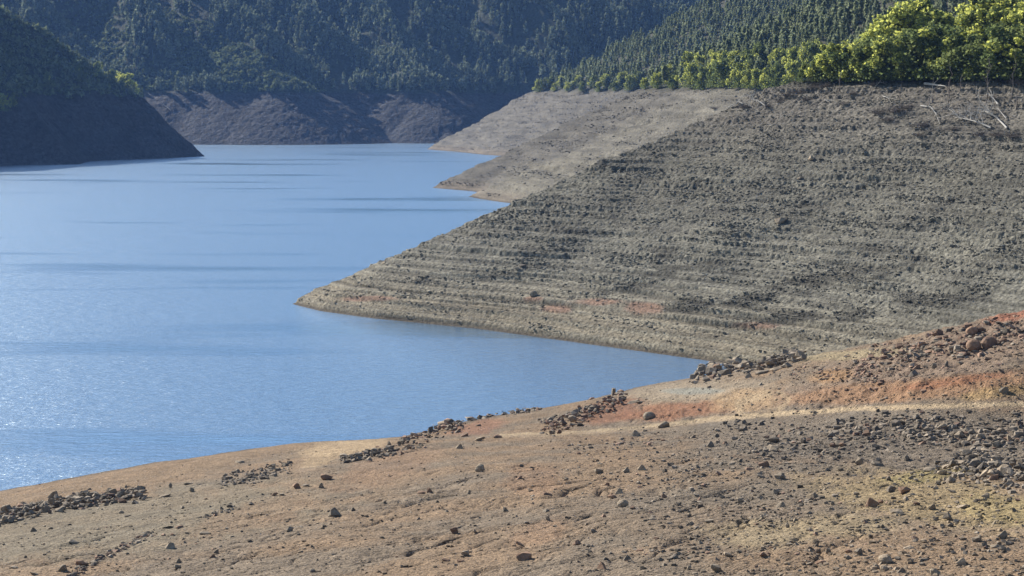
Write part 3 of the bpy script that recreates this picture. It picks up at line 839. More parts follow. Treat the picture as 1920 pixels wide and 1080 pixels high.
# smaller trees along the rims of the farther spurs
k2 = 0
for k, u in enumerate(np.linspace(1290, 1530, 12)):
    for row in (0, 1):
        p = rim_at(u + random.uniform(-7, 7), right_z, TOP + 1 + row * 5, 300, 900)
        hp = random.uniform(38, 58) * (1 if row == 0 else 1.1)
        var = random.choice([0, 2, 5, 4, 5, 3] if row == 0 else [0, 2, 1, 5, 3])
        put_tree(p, max(3.5, hp * p[1] / F_PX), var, '%s, %s from left in the %s beside the big stand' % (look[var], ORD[k], 'front row' if row == 0 else 'back row'), 'trees along the rim left of the big stand', 0.8)
for k, u in enumerate(np.linspace(985, 1275, 22)):
    p = rim_at(u + random.uniform(-4, 4), right_z, TOP + 1 + (k % 2) * 3, 420, 1400)
    hp = random.uniform(20, 34) * (0.75 + 0.35 * (u - 985) / 290)
    var = random.choice([0, 6, 1, 5, 3, 2])
    put_tree(p, max(3.0, hp * p[1] / F_PX), var, '%s, %s from the left in the low fringe on the distant spurs' % (look[var], ORD[k]), 'trees of the low yellow fringe on the distant spurs', 0.9)
# the lone bright tree on the shaded headland and companions
p = rim_at(235, left_z, 36, 900, 1220)
p = at_dist(235, 168, 1118); p[2] = float(left_z(np.array([p[0]]), np.array([p[1]]))[0])
put_tree(p, 15, 0, 'lone bright yellow-green tree at the end of the shaded headland', 'trees on the shaded headland', 1.1)
for i, (u, Y, h, var) in enumerate([(190, 1090, 10, 3), (155, 1075, 9, 5), (95, 1050, 11, 5), (8, 985, 11, 2), (25, 990, 8, 3), (215, 1105, 8, 4)]):
    x = (u - 960) / F_PX * Y
    z = float(left_z(np.array([x]), np.array([Y]))[0])
    put_tree((x, Y, z), h, var, ['olive tree just left of the lone bright tree', 'dark tree on the headland crest', 'tall dark tree midway down the headland', 'yellowish tree at the left border of the headland', 'small olive tree beside the yellowish border tree', 'low dark tree under the lone bright tree'][i], 'trees on the shaded headland', 0.8, 'broadleaf_tree', 'tree')

# ------------------------------------------------------------------ dead wood
def dead_tree(name, pts_w, r, seed, nb, mat, **props):
    """pts_w: world points of the stem; branches grow off it"""
    rr = random.Random(seed)
    base = Vector(pts_w[0])
    P = [Vector(p) - base for p in pts_w]
    parts = [taper_tube(P, [r * (1 - 0.8 * i / (len(P) - 1)) for i in range(len(P))], 6)]
    L = (P[-1] - P[0]).length
    for b in range(nb):
        t = rr.uniform(0.2, 0.95) * (len(P) - 1); i = min(int(t), len(P) - 2)
        q = P[i].lerp(P[i + 1], t - i); d = (P[i + 1] - P[i]).normalized()
        side = Vector((rr.uniform(-1, 1), rr.uniform(-1, 1), rr.uniform(-0.1, 1))).normalized()
        dr = (d * 0.8 + side * 0.9).normalized(); ln = L * rr.uniform(0.15, 0.45)
        p1 = q + dr * ln * 0.5 + Vector((0, 0, ln * 0.05)); p2 = q + dr * ln + Vector((rr.uniform(-.1, .1), rr.uniform(-.1, .1), rr.uniform(-0.05, .12))) * ln
        parts.append(taper_tube([q, p1, p2], [r * 0.45, r * 0.3, r * 0.1], 4))
        for c in range(2):
            s = p1.lerp(p2, rr.random()); e = s + (dr + Vector((rr.uniform(-1, 1), rr.uniform(-1, 1), rr.uniform(-.3, .8)))).normalized() * ln * 0.4
            parts.append(taper_tube([s, e], [r * 0.2, r * 0.07], 3))
    V, F = join_vf(parts)
    o = link(name, mesh_np(name, V, F, [mat]), **props); o.location = base
    return o
def on_r(u, v, lift=0.0):
    p = ground_at(u, v, right_z, 240, 360); p[2] += lift; return p
dead = [
    ([(1734, 161), (1752, 163), (1773, 166)], 0.22, 0, 'straight pale log lying at the foot of the big mimosa stand'),
    ([(1726, 201), (1745, 208), (1754, 220), (1762, 235)], 0.10, 4, 'curved bleached branch hooked over like an arch on the slope'),
    ([(1858, 243), (1835, 238), (1812, 232), (1787, 222)], 0.12, 9, 'bleached fallen tree with many forked limbs, left one of the tangled two'),
    ([(1888, 244), (1868, 228), (1853, 219), (1839, 213)], 0.13, 7, 'bleached fallen tree beside the right end of the tangle'),
    ([(1871, 200), (1862, 192), (1855, 181)], 0.11, 3, 'short bleached snag above the tangle of fallen trees'),
    ([(1887, 226), (1872, 213), (1860, 207)], 0.07, 4, 'thin pale branch lying above the right fallen tree'),
    ([(1830, 219), (1808, 216), (1784, 217)], 0.05, 3, 'long thin grey branch lying across the top of the tangle'),
    ([(1436, 203), (1420, 197), (1408, 190)], 0.10, 6, 'forked bleached branch on the rim below the green trees'),
    ([(1366, 192), (1385, 199), (1412, 204)], 0.09, 6, 'low spread of pale branches on the rim left of the forked branch'),
    ([(1530, 193), (1545, 192), (1556, 194)], 0.06, 3, 'small pale stick lying below the dry brush'),
    ([(1655, 182), (1665, 190), (1671, 196)], 0.06, 3, 'thin leaning pale branch near the dark stump'),
    ([(1640, 165), (1650, 160), (1664, 162)], 0.06, 3, 'grey twiggy branch at the left foot of the stand'),
]
for i, (pp, r, nb, lab) in enumerate(dead):
    r *= 1.15
    w = [on_r(u, v, r + (0.5 if 0 < j < len(pp) - 1 and nb > 2 else 0.1)) for j, (u, v) in enumerate(pp)]
    dead_tree('fallen_branch' if r < 0.17 else 'fallen_tree', w, r, 30 + i, int(nb * 1.8), M_DEAD, label=lab, category='dead wood', group='bleached dead wood on the upper slope')
w = []
for u, v in [(306, 197), (313, 202), (320, 208)]:
    q = ground_at(u, v, far_z, 1360, 1480); q[2] += 0.5; w.append(q)
dead_tree('fallen_tree', w, 0.35, 97, 2, M_DEAD, label='pale log lying on the bare band across the water', category='dead wood')
standing = [(1776, 203, 137, 'tall thin bare trunk standing in front of the stand'), (1686, 190, 163, 'dark leaning stump below the stand'), (1848, 200, 122, 'tall curved bare tree near the tangle of fallen trees'),
            (1896, 185, 120, 'bare grey tree at the right border'), (1800, 170, 140, 'short bare stem between the two tall ones'), (1573, 172, 143, 'bare stem at the left end of the stand'), (1905, 205, 168, 'short bare stem beside the right border'), (1742, 195, 180, 'low dark stub below the straight log'), (1748, 193, 178, 'low dark stub, right one of two beside each other')]
for i, (u, v0, v1, lab) in enumerate(standing):
    p = on_r(u, v0); h = (v0 - v1) * p[1] / F_PX
    w = [p - np.array([0, 0, .3]), p + np.array([0.05 * h, 0, 0.35 * h]), p + np.array([0.02 * h, 0, 0.7 * h]), p + np.array([0.15 * h, 0, h])]
    dead_tree('dead_tree', w, 0.10 if h > 2 else 0.18, 60 + i, 5 if h > 2 else 1, M_TWIG, label=lab, category='dead tree', group='bare standing stems on the upper slope')
# dry leafless shrubs
def shrub_mesh(seed, n=90):
    rr = random.Random(seed); parts = []
    for i in range(n):
        a = rr.random() * 6.28; e = rr.uniform(0.15, 1.2); L = rr.uniform(0.5, 1.0); c = rr.uniform(-0.4, 0.4)
        d = Vector((math.cos(a) * math.cos(e), math.sin(a) * math.cos(e), math.sin(e)))
        o = Vector((rr.uniform(-.35, .35), rr.uniform(-.35, .35), 0))
        m = o + d * L * 0.5; t = o + d * L + Vector((rr.uniform(-.2, .2), rr.uniform(-.2, .2), -0.12))
        parts.append(taper_tube([o, m, t], [0.013, 0.010, 0.004], 3))
    return mesh_np('dry_shrub', *join_vf(parts), [M_TWIG])
SH = [shrub_mesh(s) for s in range(4)]
shrubs = [(1478, 182, 36), (1500, 176, 40), (1525, 168, 40), (1548, 163, 34), (1462, 192, 28), (1600, 180, 26), (1512, 190, 30), (1440, 200, 26), (1648, 215, 44), (1680, 212, 48), (1700, 205, 36), (1665, 228, 30), (1730, 238, 42), (1722, 255, 30), (1835, 258, 36), (1868, 256, 40), (1900, 262, 44), (1790, 245, 28), (1860, 190, 26), (1395, 205, 30), (1340, 205, 22), (1560, 152, 30), (1640, 160, 26), (1905, 160, 40), (1580, 200, 24), (1150, 200, 14)]
for i, (u, v, w) in enumerate(sorted(shrubs)):
    p = ground_at(u, v, right_z, 240, 700)
    o = link('dry_shrub', SH[i % 4], label='dry leafless shrub, %s from the left along the top of the bare slope' % ORD[min(i, 25)], category='shrub', group='dry shrubs on the upper slope')
    s = w * 0.5 * p[1] / F_PX; o.location = p; o.scale = (s * 1.3, s * 1.3, s); o.rotation_euler = (0, 0, i * 1.7)

# ------------------------------------------------------------------ rocks
def hull_rock(seed, kind):
    rr = random.Random(seed)
    bm = bmesh.new()
    ax = {'block': (0.5, 0.40, 0.34), 'slab': (0.5, 0.36, 0.15), 'round': (0.5, 0.45, 0.40), 'tall': (0.30, 0.28, 0.5), 'wedge': (0.5, 0.38, 0.36)}[kind]
    n = 40 if kind == 'round' else 15
    for i in range(n):
        v = Vector((rr.gauss(0, 1), rr.gauss(0, 1), rr.gauss(0, 1))).normalized()
        if kind != 'round':
            m = max(abs(v.x), abs(v.y), abs(v.z)); v = v * (0.45 + 0.55 / m * rr.uniform(0.72, 1.0))
        else: v *= rr.uniform(0.9, 1.05)
        p = Vector((v.x * ax[0], v.y * ax[1], v.z * ax[2]))
        if kind == 'wedge' and p.z > 0: p.x *= 0.45; p.y *= 0.6
        bm.verts.new(p)
    res = bmesh.ops.convex_hull(bm, input=bm.verts)
    junk = [g for g in res['geom_interior'] if isinstance(g, bmesh.types.BMVert)]
    bmesh.ops.delete(bm, geom=junk, context='VERTS')
    bmesh.ops.dissolve_limit(bm, angle_limit=math.radians(9), verts=bm.verts, edges=bm.edges)
    if kind != 'round':
        bmesh.ops.bevel(bm, geom=list(bm.edges), offset=0.022, segments=1, affect='EDGES', clamp_overlap=True)
    else:
        bmesh.ops.subdivide_edges(bm, edges=bm.edges, cuts=1, smooth=0.6)
    bmesh.ops.triangulate(bm, faces=bm.faces)
    bmesh.ops.recalc_face_normals(bm, faces=bm.faces)
    return bm
ROCK = {}
for kind, cntk in (('block', 6), ('slab', 5), ('round', 3), ('tall', 2), ('wedge', 4)):
    ROCK[kind] = []
    for i in range(cntk):
        bm = hull_rock(100 + i * 7 + len(kind), kind)
        pair = []
        for mt in (M_ROCK, M_REDROCK):
            me = bpy.data.meshes.new('rock'); bm.to_mesh(me); me.materials.append(mt); pair.append(me)
        bm.free(); ROCK[kind].append(pair)
# (u, v, width px, kind, tint)   tint 0 grey, 1 reddish
NOTED = [(628,964,29,'wedge',0),(320,1026,18,'block',0),(543,995,13,'block',0),(400,1044,14,'wedge',1),(407,1036,14,'wedge',0),(336,1054,13,'wedge',0),(333,1063,12,'block',0),(141,1016,24,'slab',0),(63,995,14,'wedge',0),
(603,913,15,'wedge',0),(612,896,21,'block',1),(556,914,17,'wedge',1),(574,910,14,'slab',0),(362,920,14,'block',0),(320,913,10,'tall',0),(253,929,19,'block',0),(310,929,20,'slab',0),(515,928,13,'block',1),(529,927,12,'slab',0),(471,945,10,'block',0),
(385,999,20,'slab',0),(315,988,19,'slab',0),(336,989,15,'slab',1),(353,906,16,'slab',0),(450,865,17,'slab',0),(169,917,9,'wedge',0),(236,913,8,'wedge',0),(95,991,8,'block',0),(227,961,9,'round',0),(239,967,14,'slab',0),
(626,1039,10,'slab',0),(586,1072,10,'round',0),(563,1034,10,'slab',0),(28,1064,16,'slab',0),(63,1076,18,'slab',0),(151,1060,22,'block',1),(176,1055,16,'slab',0),(120,1068,22,'wedge',0),
(853,998,20,'wedge',1),(900,882,16,'round',0),(863,839,15,'wedge',0),(983,1045,27,'block',1),(874,1040,17,'block',0),(835,1049,18,'slab',1),(865,1051,17,'slab',1),(974,1019,16,'slab',1),(1083,1018,20,'wedge',1),(1103,1023,9,'block',0),
(1127,1064,23,'wedge',1),(1177,1048,18,'wedge',0),(1168,948,18,'round',0),(1148,932,15,'block',1),(1161,924,17,'wedge',0),(1025,925,18,'slab',1),(1122,886,15,'block',0),(1175,883,17,'wedge',0),(1203,879,18,'wedge',0),(1061,899,10,'block',0),
(946,957,14,'wedge',0),(1027,975,11,'tall',0),(1113,998,14,'block',0),(1257,981,14,'slab',0),(1245,987,13,'slab',0),(1199,1031,15,'slab',1),(1265,1045,17,'wedge',0),(1217,784,20,'round',0),(790,924,18,'slab',1),(804,921,14,'wedge',1),
(872,816,16,'block',1),(932,818,17,'slab',1),(899,823,23,'slab',0),(881,784,21,'slab',0),(835,797,26,'block',0),(846,795,18,'block',0),(897,797,9,'block',0),(880,925,9,'tall',0),(1245,931,15,'wedge',1),(1191,815,20,'wedge',0),(1245,799,21,'block',0),
(837,959,9,'wedge',0),(786,973,9,'wedge',0),(733,976,8,'wedge',0),(662,957,10,'wedge',0),(721,943,9,'wedge',0),(1166,737,22,'slab',0),(1215,716,18,'slab',0),(1187,752,24,'slab',0),(1200,754,16,'slab',0),
(1635,946,26,'wedge',1),(1650,942,12,'block',1),(1681,959,25,'slab',0),(1776,972,24,'wedge',0),(1782,986,12,'block',0),(1850,932,19,'wedge',0),(1671,919,21,'wedge',0),(1695,922,22,'block',1),(1804,949,23,'slab',0),(1750,954,17,'wedge',0),
(1755,915,14,'wedge',0),(1780,903,20,'wedge',0),(1890,940,13,'wedge',0),(1667,899,13,'wedge',0),(1709,896,14,'wedge',0),(1553,1036,17,'tall',0),(1611,1038,19,'wedge',0),(1540,1056,20,'block',1),(1519,1056,15,'slab',0),(1590,1047,14,'block',0),
(1660,1053,22,'round',0),(1658,1067,14,'round',0),(1642,1065,15,'wedge',0),(1804,1056,24,'wedge',0),(1831,1014,18,'block',0),(1882,1006,24,'wedge',0),(1704,1027,19,'slab',0),(1708,1055,14,'block',0),(1730,1049,20,'slab',0),(1692,1071,20,'wedge',0),
(1753,1075,20,'block',0),(1866,1024,17,'slab',0),(1890,1020,17,'block',0),(1890,1032,11,'block',0),(1843,1049,13,'wedge',0),(1364,1041,15,'block',0),(1343,1068,20,'block',0),(1431,1042,15,'wedge',1),(1312,1018,14,'wedge',0),(1294,983,15,'wedge',0),
(1292,1066,13,'tall',0),(1331,976,18,'slab',0),(1433,964,17,'slab',0),(1465,948,19,'wedge',0),(1561,945,12,'tall',0),(1454,924,19,'wedge',0),(1526,931,18,'wedge',0),(1477,988,13,'tall',0),(1445,985,16,'slab',0),(1387,939,14,'block',0),
(1428,893,18,'slab',0),(1461,895,21,'block',0),(1435,873,24,'wedge',1),(1405,879,19,'slab',1),(1371,869,16,'slab',0),(1333,836,18,'wedge',0),(1449,842,20,'block',0),(1678,796,21,'block',0),(1576,832,18,'slab',0),(1452,827,20,'block',0),
(1611,868,22,'wedge',0),(1646,870,24,'slab',0),(1699,861,19,'wedge',0),(1741,880,24,'slab',0),(1811,833,16,'block',0),(1746,821,20,'slab',0),(1825,870,22,'block',0),(1882,889,25,'block',0),(1857,892,18,'block',0),(1892,909,20,'block',0),(1906,774,22,'slab',0),
(1826,653,24,'round',1),(1855,648,27,'round',1),(1822,624,20,'round',1),(1837,619,22,'block',1),(1713,702,26,'wedge',0),(1751,688,15,'tall',0),(1760,625,20,'wedge',1),(1775,684,10,'tall',0),(1369,671,20,'block',0),(1339,692,26,'block',0),(1360,699,26,'block',0),
(1399,673,15,'wedge',0),(1418,669,14,'wedge',0),(1429,697,24,'slab',0),(1454,692,22,'slab',0),(1403,705,15,'wedge',0),(1491,675,18,'slab',0),(1316,700,12,'wedge',0),(1885,734,20,'wedge',0)]
def on_fg(u, v):
    return ground_at(u, v + 0.5, fg_z, 56, 262)
def put_rock(p, w, kind, tint, rr, label, group, name='rock', cat='rock', sink=0.22, tilt=0.22):
    pair = rr.choice(ROCK[kind]); me = pair[tint]; w = w * 1.25
    o = link(name, me, label=label, category=cat, group=group)
    o.scale = (w, w * rr.uniform(0.8, 1.1), w * rr.uniform(0.85, 1.15))
    hz = {'block': 0.34, 'slab': 0.15, 'round': 0.40, 'tall': 0.5, 'wedge': 0.36}[kind] * w
    sink = min(0.42, sink * rr.uniform(0.7, 1.9))
    o.location = (p[0], p[1], p[2] + hz * (1 - 2 * sink))
    o.rotation_euler = (rr.gauss(0, tilt), rr.gauss(0, tilt), rr.uniform(-0.6, 0.6) + (math.pi if rr.random() < .5 else 0))
    return o
rr = random.Random(5)
KN = {'block': 'blocky', 'slab': 'flat', 'round': 'rounded', 'tall': 'upright', 'wedge': 'pointed'}
def area(u, v):
    col = int(min(7, max(0, u // 240)))
    side = ['far left', 'left', 'left of centre', 'just left of centre', 'just right of centre', 'right of centre', 'right', 'far right'][col]
    if v > 1030: return ('on the bottom edge, ' + side, col, 0)
    if v > 970: return ('low on the slope, ' + side, col, 1)
    if v > 905: return ('halfway up the slope, ' + side, col, 2)
    if v > 825: return ('high on the slope, ' + side, col, 3)
    if v > 760: return ('beside the dusty track, ' + side, col, 4)
    return ('on the bank beyond the track, ' + side, col, 5)
cells = {}
for r_ in NOTED:
    a = area(r_[0], r_[1]); cells.setdefault((a[1], a[2]), []).append(r_)
for key, lst in cells.items():
    lst.sort()
    for i, (u, v, w, kind, tint) in enumerate(lst):
        p = on_fg(u, v + w * 0.12)
        sz = 'large ' if w >= 22 else ('small ' if w < 12 else '')
        lab = '%s%s %s stone, %s from left %s' % (sz, KN[kind], 'reddish-brown' if tint else 'grey', ORD[i], area(u, v)[0])
        if len(lst) == 1: lab = '%s%s %s stone, the biggest %s' % (sz, KN[kind], 'reddish-brown' if tint else 'grey', area(u, v)[0])
        if len(lab.split()) > 16: lab = lab.replace('small ', '').replace('large ', '')
        put_rock(p, w * p[1] / F_PX, kind, tint, rr, lab, 'single stones strewn over the shore')
# the standing stone at the water's edge
p = on_fg(1150, 741)
bm = bmesh.new(); bmesh.ops.create_cube(bm, size=1.0)
for v in bm.verts: v.co = Vector((v.co.x * 0.42, v.co.y * 0.4, v.co.z * 0.95 + 0.35)); v.co.x *= 1 - 0.12 * (v.co.z > 0.4)
bmesh.ops.bevel(bm, geom=list(bm.edges), offset=0.04, segments=2, affect='EDGES')
me = bpy.data.meshes.new('standing_stone'); bm.to_mesh(me); bm.free(); me.materials.append(M_ROCK)
o = link('standing_stone', me, label='squared grey stone standing upright at the water edge', category='stone'); o.location = p; o.rotation_euler = (0.03, 0.05, 0.3)

# heaps: (centre line in the photo, half width px, stones, size px, tint chance, phrase)
HEAPS = [([(0, 975), (60, 960), (120, 945), (190, 937), (262, 929)], 12, 620, (7, 19), 0.05, 'long dark heap by the left shore'),
         ([(415, 905), (470, 893), (545, 873)], 13, 320, (4, 12), 0.05, 'thin grey spread of stones near the pale sand'),
         ([(640, 862), (700, 853), (735, 845)], 8, 150, (6, 16), 0.05, 'heap right of the pale sand'),
         ([(740, 845), (790, 828), (830, 806), (870, 800)], 12, 150, (6, 15), 0.2, 'tall heap at the bend of the shore'),
         ([(880, 785), (940, 776), (1010, 768)], 4, 190, (6, 15), 0.1, 'row of slabs along the waterline'),
         ([(1020, 803), (1070, 790), (1110, 772), (1170, 752)], 15, 230, (6, 16), 0.55, 'reddish heap between shore and track'),
         ([(1305, 707), (1350, 694), (1400, 688), (1450, 682), (1500, 672)], 11, 280, (7, 20), 0.03, 'grey heap at the head of the inlet'),
         ([(130, 1078), (180, 1052), (240, 1022), (290, 1002)], 6, 200, (5, 14), 0.3, 'diagonal row of stones low on the left slope'),
         ([(375, 975), (410, 963), (440, 950)], 5, 30, (6, 12), 0.2, 'short row of stones on the left slope'),
         ([(1780, 880), (1840, 870), (1920, 890)], 30, 420, (9, 21), 0.02, 'dense grey rock field at the right border'),
         ([(1560, 815), (1700, 800), (1850, 815), (1930, 830)], 30, 650, (6, 18), 0.08, 'broad rock field below the dusty track'),
         ([(1380, 850), (1480, 830), (1560, 850)], 35, 260, (4, 12), 0.1, 'looser rocks left of the rock field'),
         ([(1600, 690), (1700, 665), (1800, 645), (1910, 625)], 36, 560, (6, 17), 0.6, 'brown scree of the right bank'),
         ([(1480, 700), (1600, 695), (1640, 720)], 16, 160, (4, 9), 0.4, 'stones at the foot of the right bank'),
         ([(1060, 850), (1150, 835), (1250, 820)], 25, 120, (4, 10), 0.3, 'scattered stones under the track'),
         ([(1400, 930), (1450, 985), (1530, 930)], 22, 120, (4, 10), 0.1, 'clustered stones in the middle of the slope'),
         ([(1000, 900), (1250, 930), (1500, 900), (1900, 980)], 85, 620, (4, 14), 0.15, 'strewn stones of the right lower slope'),
         ([(1100, 1040), (1500, 1030), (1930, 1040)], 40, 320, (4, 14), 0.15, 'strewn stones along the bottom right'),
         ([(60, 1030), (450, 1000), (900, 960)], 70, 260, (3, 9), 0.3, 'sparse small stones of the left slope'),
         ([(1350, 810), (1600, 840), (1930, 830)], 60, 620, (4, 14), 0.1, 'outer part of the rock field'),
         ([(1230, 900), (1300, 880), (1340, 860)], 28, 150, (4, 11), 0.1, 'loose stones above the middle of the slope')]
cand = []
for hi, (pts, hw, n_, (s0, s1), tc, ph) in enumerate(HEAPS):
    L = np.cumsum([0] + [math.hypot(b[0] - a[0], b[1] - a[1]) for a, b in zip(pts[:-1], pts[1:])])
    for k in range(n_):
        t = rr.random() * L[-1]; j = min(len(pts) - 2, int(np.searchsorted(L, t, 'right') - 1)); f = (t - L[j]) / (L[j + 1] - L[j])
        u = pts[j][0] + (pts[j + 1][0] - pts[j][0]) * f + rr.gauss(0, hw * 0.5); off = rr.gauss(0, 0.5); v = pts[j][1] + (pts[j + 1][1] - pts[j][1]) * f + off * hw
        w = s0 + (s1 - s0) * rr.random() ** 2.2
        cand.append((w, u, v, hi, math.exp(-off * off * 2), rr.random() < tc))
# fast ground lookup: bilinear height along precomputed rays
def batch_on_fg(U, Vv, fun=fg_z, y0=56, y1=262, n=420):
    U = np.asarray(U, float); Vv = np.asarray(Vv, float)
    A = np.array([at_dist(u, v, 1.0) for u, v in zip(U, Vv)])
    lo = np.full(len(U), float(y0)); hi = np.full(len(U), float(y1)); found = np.zeros(len(U), bool)
    Ys = np.linspace(y0, y1, n)
    sl = (A[:, 2] - CAM_Z)
    for a, b in zip(Ys[:-1], Ys[1:]):
        zt = fun(A[:, 0] * b, np.full(len(U), b), False)
        hit = (~found) & (zt >= CAM_Z + sl * b)
        lo[hit], hi[hit] = a, b; found |= hit
    Y = 0.5 * (lo + hi)
    for _ in range(8):
        zt = fun(A[:, 0] * Y, Y); below = zt >= CAM_Z + sl * Y
        hi = np.where(below, Y, hi); lo = np.where(below, lo, Y); Y = 0.5 * (lo + hi)
    return np.stack([A[:, 0] * Y, Y, fun(A[:, 0] * Y, Y)], -1)[found], found
cand.sort(key=lambda c: -c[0])
PP, fnd = batch_on_fg([c[1] for c in cand], [c[2] for c in cand])
cand = [c for c, f in zip(cand, fnd) if f]
NI = 300 - len(NOTED)
NI = max(60, NI)
HEAP_PILE = {0: 0.55, 2: .3, 3: 0.7, 5: 0.7, 6: 0.9, 9: .3}
kinds = ['block', 'slab', 'wedge', 'slab', 'block']
rub = {k: [] for k in range(2)}
small_variants = []
for kind in ('block', 'slab', 'wedge', 'block', 'slab'):
    bm = hull_rock(300 + len(small_variants), kind) if False else None
    rs = random.Random(900 + len(small_variants)); bm = bmesh.new()
    ax = {'block': (0.5, 0.42, 0.34), 'slab': (0.5, 0.38, 0.16), 'wedge': (0.5, 0.4, 0.38)}[kind]
    for i in range(11):
        v = Vector((rs.gauss(0, 1), rs.gauss(0, 1), rs.gauss(0, 1))).normalized(); m = max(abs(v.x), abs(v.y), abs(v.z)); v *= 0.45 + 0.55 / m * rs.uniform(0.75, 1)
        bm.verts.new((v.x * ax[0], v.y * ax[1], v.z * ax[2] + 0.08))
    res = bmesh.ops.convex_hull(bm, input=bm.verts)
    bmesh.ops.delete(bm, geom=[g for g in res['geom_interior'] if isinstance(g, bmesh.types.BMVert)], context='VERTS')
    bmesh.ops.triangulate(bm, faces=bm.faces); bmesh.ops.recalc_face_normals(bm, faces=bm.faces); bm.verts.index_update()
    small_variants.append((np.array([tuple(v.co) for v in bm.verts]), np.array([[v.index for v in f.verts] for f in bm.faces]))); bm.free()
rubP, rubS, rubC = [], [], []
for i, (c, p) in enumerate(zip(cand, PP)):
    w = c[0] * p[1] / F_PX
    lift = HEAP_PILE.get(c[3], 0.0) * c[4] * rr.random()
    q = (p[0], p[1], p[2] + lift)
    if i < NI:
        put_rock(q, w, rr.choice(kinds), int(c[5]), rr, 'angular %s stone among similar ones in the %s' % ('reddish' if c[5] else 'grey', HEAPS[c[3]][5]), 'stones of the ' + HEAPS[c[3]][5], sink=0.2, tilt=0.4)
    else:
        rubP.append(q); rubS.append(w); rubC.append((0.30, 0.20, 0.145) if c[5] else (0.25, 0.21, 0.165))
# gravel all over the foreground, denser where the photo is stony
def gravel(n, seed, u0, u1, v0, v1, smin, smax, dens=None, pw=3.0):
    r = np.random.default_rng(seed)
    U = u0 + (u1 - u0) * r.random(n); Vv = v0 + (v1 - v0) * r.random(n)
    if dens is not None:
        k = r.random(n) < dens(U, Vv); U, Vv = U[k], Vv[k]
    P_, f = batch_on_fg(U, Vv, n=160)
    P_ = P_[P_[:, 2] > 0.02]
    s = smin + (smax - smin) * r.random(len(P_)) ** pw
    P_[:, 2] -= s * 0.12
    return P_, s
def dens_fg(u, v):
    d = 0.22 + 0.75 * sstep(0.0, 0.35, fbm(u / 70, v / 24, 4, 801, 0.65))
    d = d + 0.35 * sstep(1100, 1500, u) * (1 - sstep(880, 960, v))
    d = d * (1 - 0.8 * blob(u, v, 640, 845, 120, 25, 0, 1)) * (1 - 0.75 * blob(u, v, 200, 905, 420, 24, -12, 2)) * (1 - 0.85 * line_mask(u, v, TRACK, 12, 3))
    d = d * (1 - 0.6 * blob(u, v, 1330, 760, 150, 22, 0, 4))
    return np.clip(d, 0.03, 1)
gp, gs = gravel(52000, 71, -60, 1990, 590, 1130, 0.04, 0.27, dens_fg)
gp2, gs2 = gravel(24000, 72, 1200, 1990, 590, 1130, 0.05, 0.34, dens_fg)
allP = np.concatenate([np.array(rubP), gp, gp2]); allS = np.concatenate([np.array(rubS), gs, gs2])
gc = fg_colour(gp[:, 0], gp[:, 1], gp[:, 2]) * 0.55 + np.array([0.25, 0.205, 0.155]) * 0.45
gc2 = fg_colour(gp2[:, 0], gp2[:, 1], gp2[:, 2]) * 0.45 + np.array([0.25, 0.21, 0.16]) * 0.55
allC = np.concatenate([np.array(rubC), gc, gc2]) * (0.55 + 0.9 * RNG.random(len(allP)) ** 1.3)[:, None]
allS = allS * 1.15
V, F, I = merge(small_variants, allP, allS, RNG.random(len(allP)) * 6.28, allS * (0.7 + 0.6 * RNG.random(len(allP))))
link('gravel', mesh_np('gravel', V, F, [M_RUBBLE], {'soil': allC[I]}), kind='stuff', label='loose gravel and small stones strewn over the near shore', category='gravel')
# rubble of the big slope
r = np.random.default_rng(91)
n_ = 330000
Yr = 238 + 107 * r.random(n_) ** 0.9; Xr = (520 + 1480 * r.random(n_) - 960) / F_PX * Yr
Zm = right_z(Xr, Yr, False)
al_ = -0.68 * Xr + 0.73 * Yr
st_ = fbm(al_ / 16, (Zm + 0.8 * fbm(Xr / 30, Yr / 30, 2, 112)) / 0.9, 4, 96, 0.6)
de_ = np.clip(0.05 + 0.95 * sstep(0.02, 0.32, st_) * (0.35 + 0.65 * sstep(3, 12, Zm)) + 0.08 * sstep(8, 20, Zm), 0, 1)
for a_ in [(1300, 572, 90, 13, -6), (1420, 560, 90, 12, -8), (1470, 600, 60, 11, -4), (1600, 590, 110, 9, -4), (925, 518, 32, 6, -14), (795, 527, 26, 6, -6), (1180, 540, 60, 8, -8), (1560, 520, 120, 12, -6), (1750, 560, 110, 12, -3)]:
    de_ = np.maximum(de_, 0.6 * blob(*project(Xr, Yr, Zm), *a_, 61, 1.0))
k = (Zm > 0.3) & (Zm < TOP + 1) & (r.random(n_) < de_)
Xr, Yr = Xr[k], Yr[k]; Zr = right_z(Xr, Yr)
Pr = np.stack([Xr, Yr, Zr], -1); sr = 0.15 + 0.55 * r.random(k.sum()) ** 4
Cr = (right_colour(Pr[:, 0], Pr[:, 1], Pr[:, 2]) * 0.5 + np.array([0.200, 0.186, 0.150]) * 0.5) * (0.7 + 1.0 * r.random(len(Pr)))[:, None]
tiny = []
for t_ in range(6):
    rs = random.Random(1200 + t_); bm = bmesh.new()
    for i in range(7):
        v = Vector((rs.gauss(0, 1), rs.gauss(0, 1), rs.gauss(0, 1))).normalized(); m = max(abs(v.x), abs(v.y), abs(v.z)); v *= 0.5 + 0.5 / m
        bm.verts.new((v.x * 0.55, v.y * 0.42, v.z * 0.3 + 0.05))
    res = bmesh.ops.convex_hull(bm, input=bm.verts)
    bmesh.ops.delete(bm, geom=[g for g in res['geom_interior'] if isinstance(g, bmesh.types.BMVert)], context='VERTS')
    bmesh.ops.triangulate(bm, faces=bm.faces); bmesh.ops.recalc_face_normals(bm, faces=bm.faces); bm.verts.index_update()
    tiny.append((np.array([tuple(v.co) for v in bm.verts]), np.array([[v.index for v in f.verts] for f in bm.faces]))); bm.free()
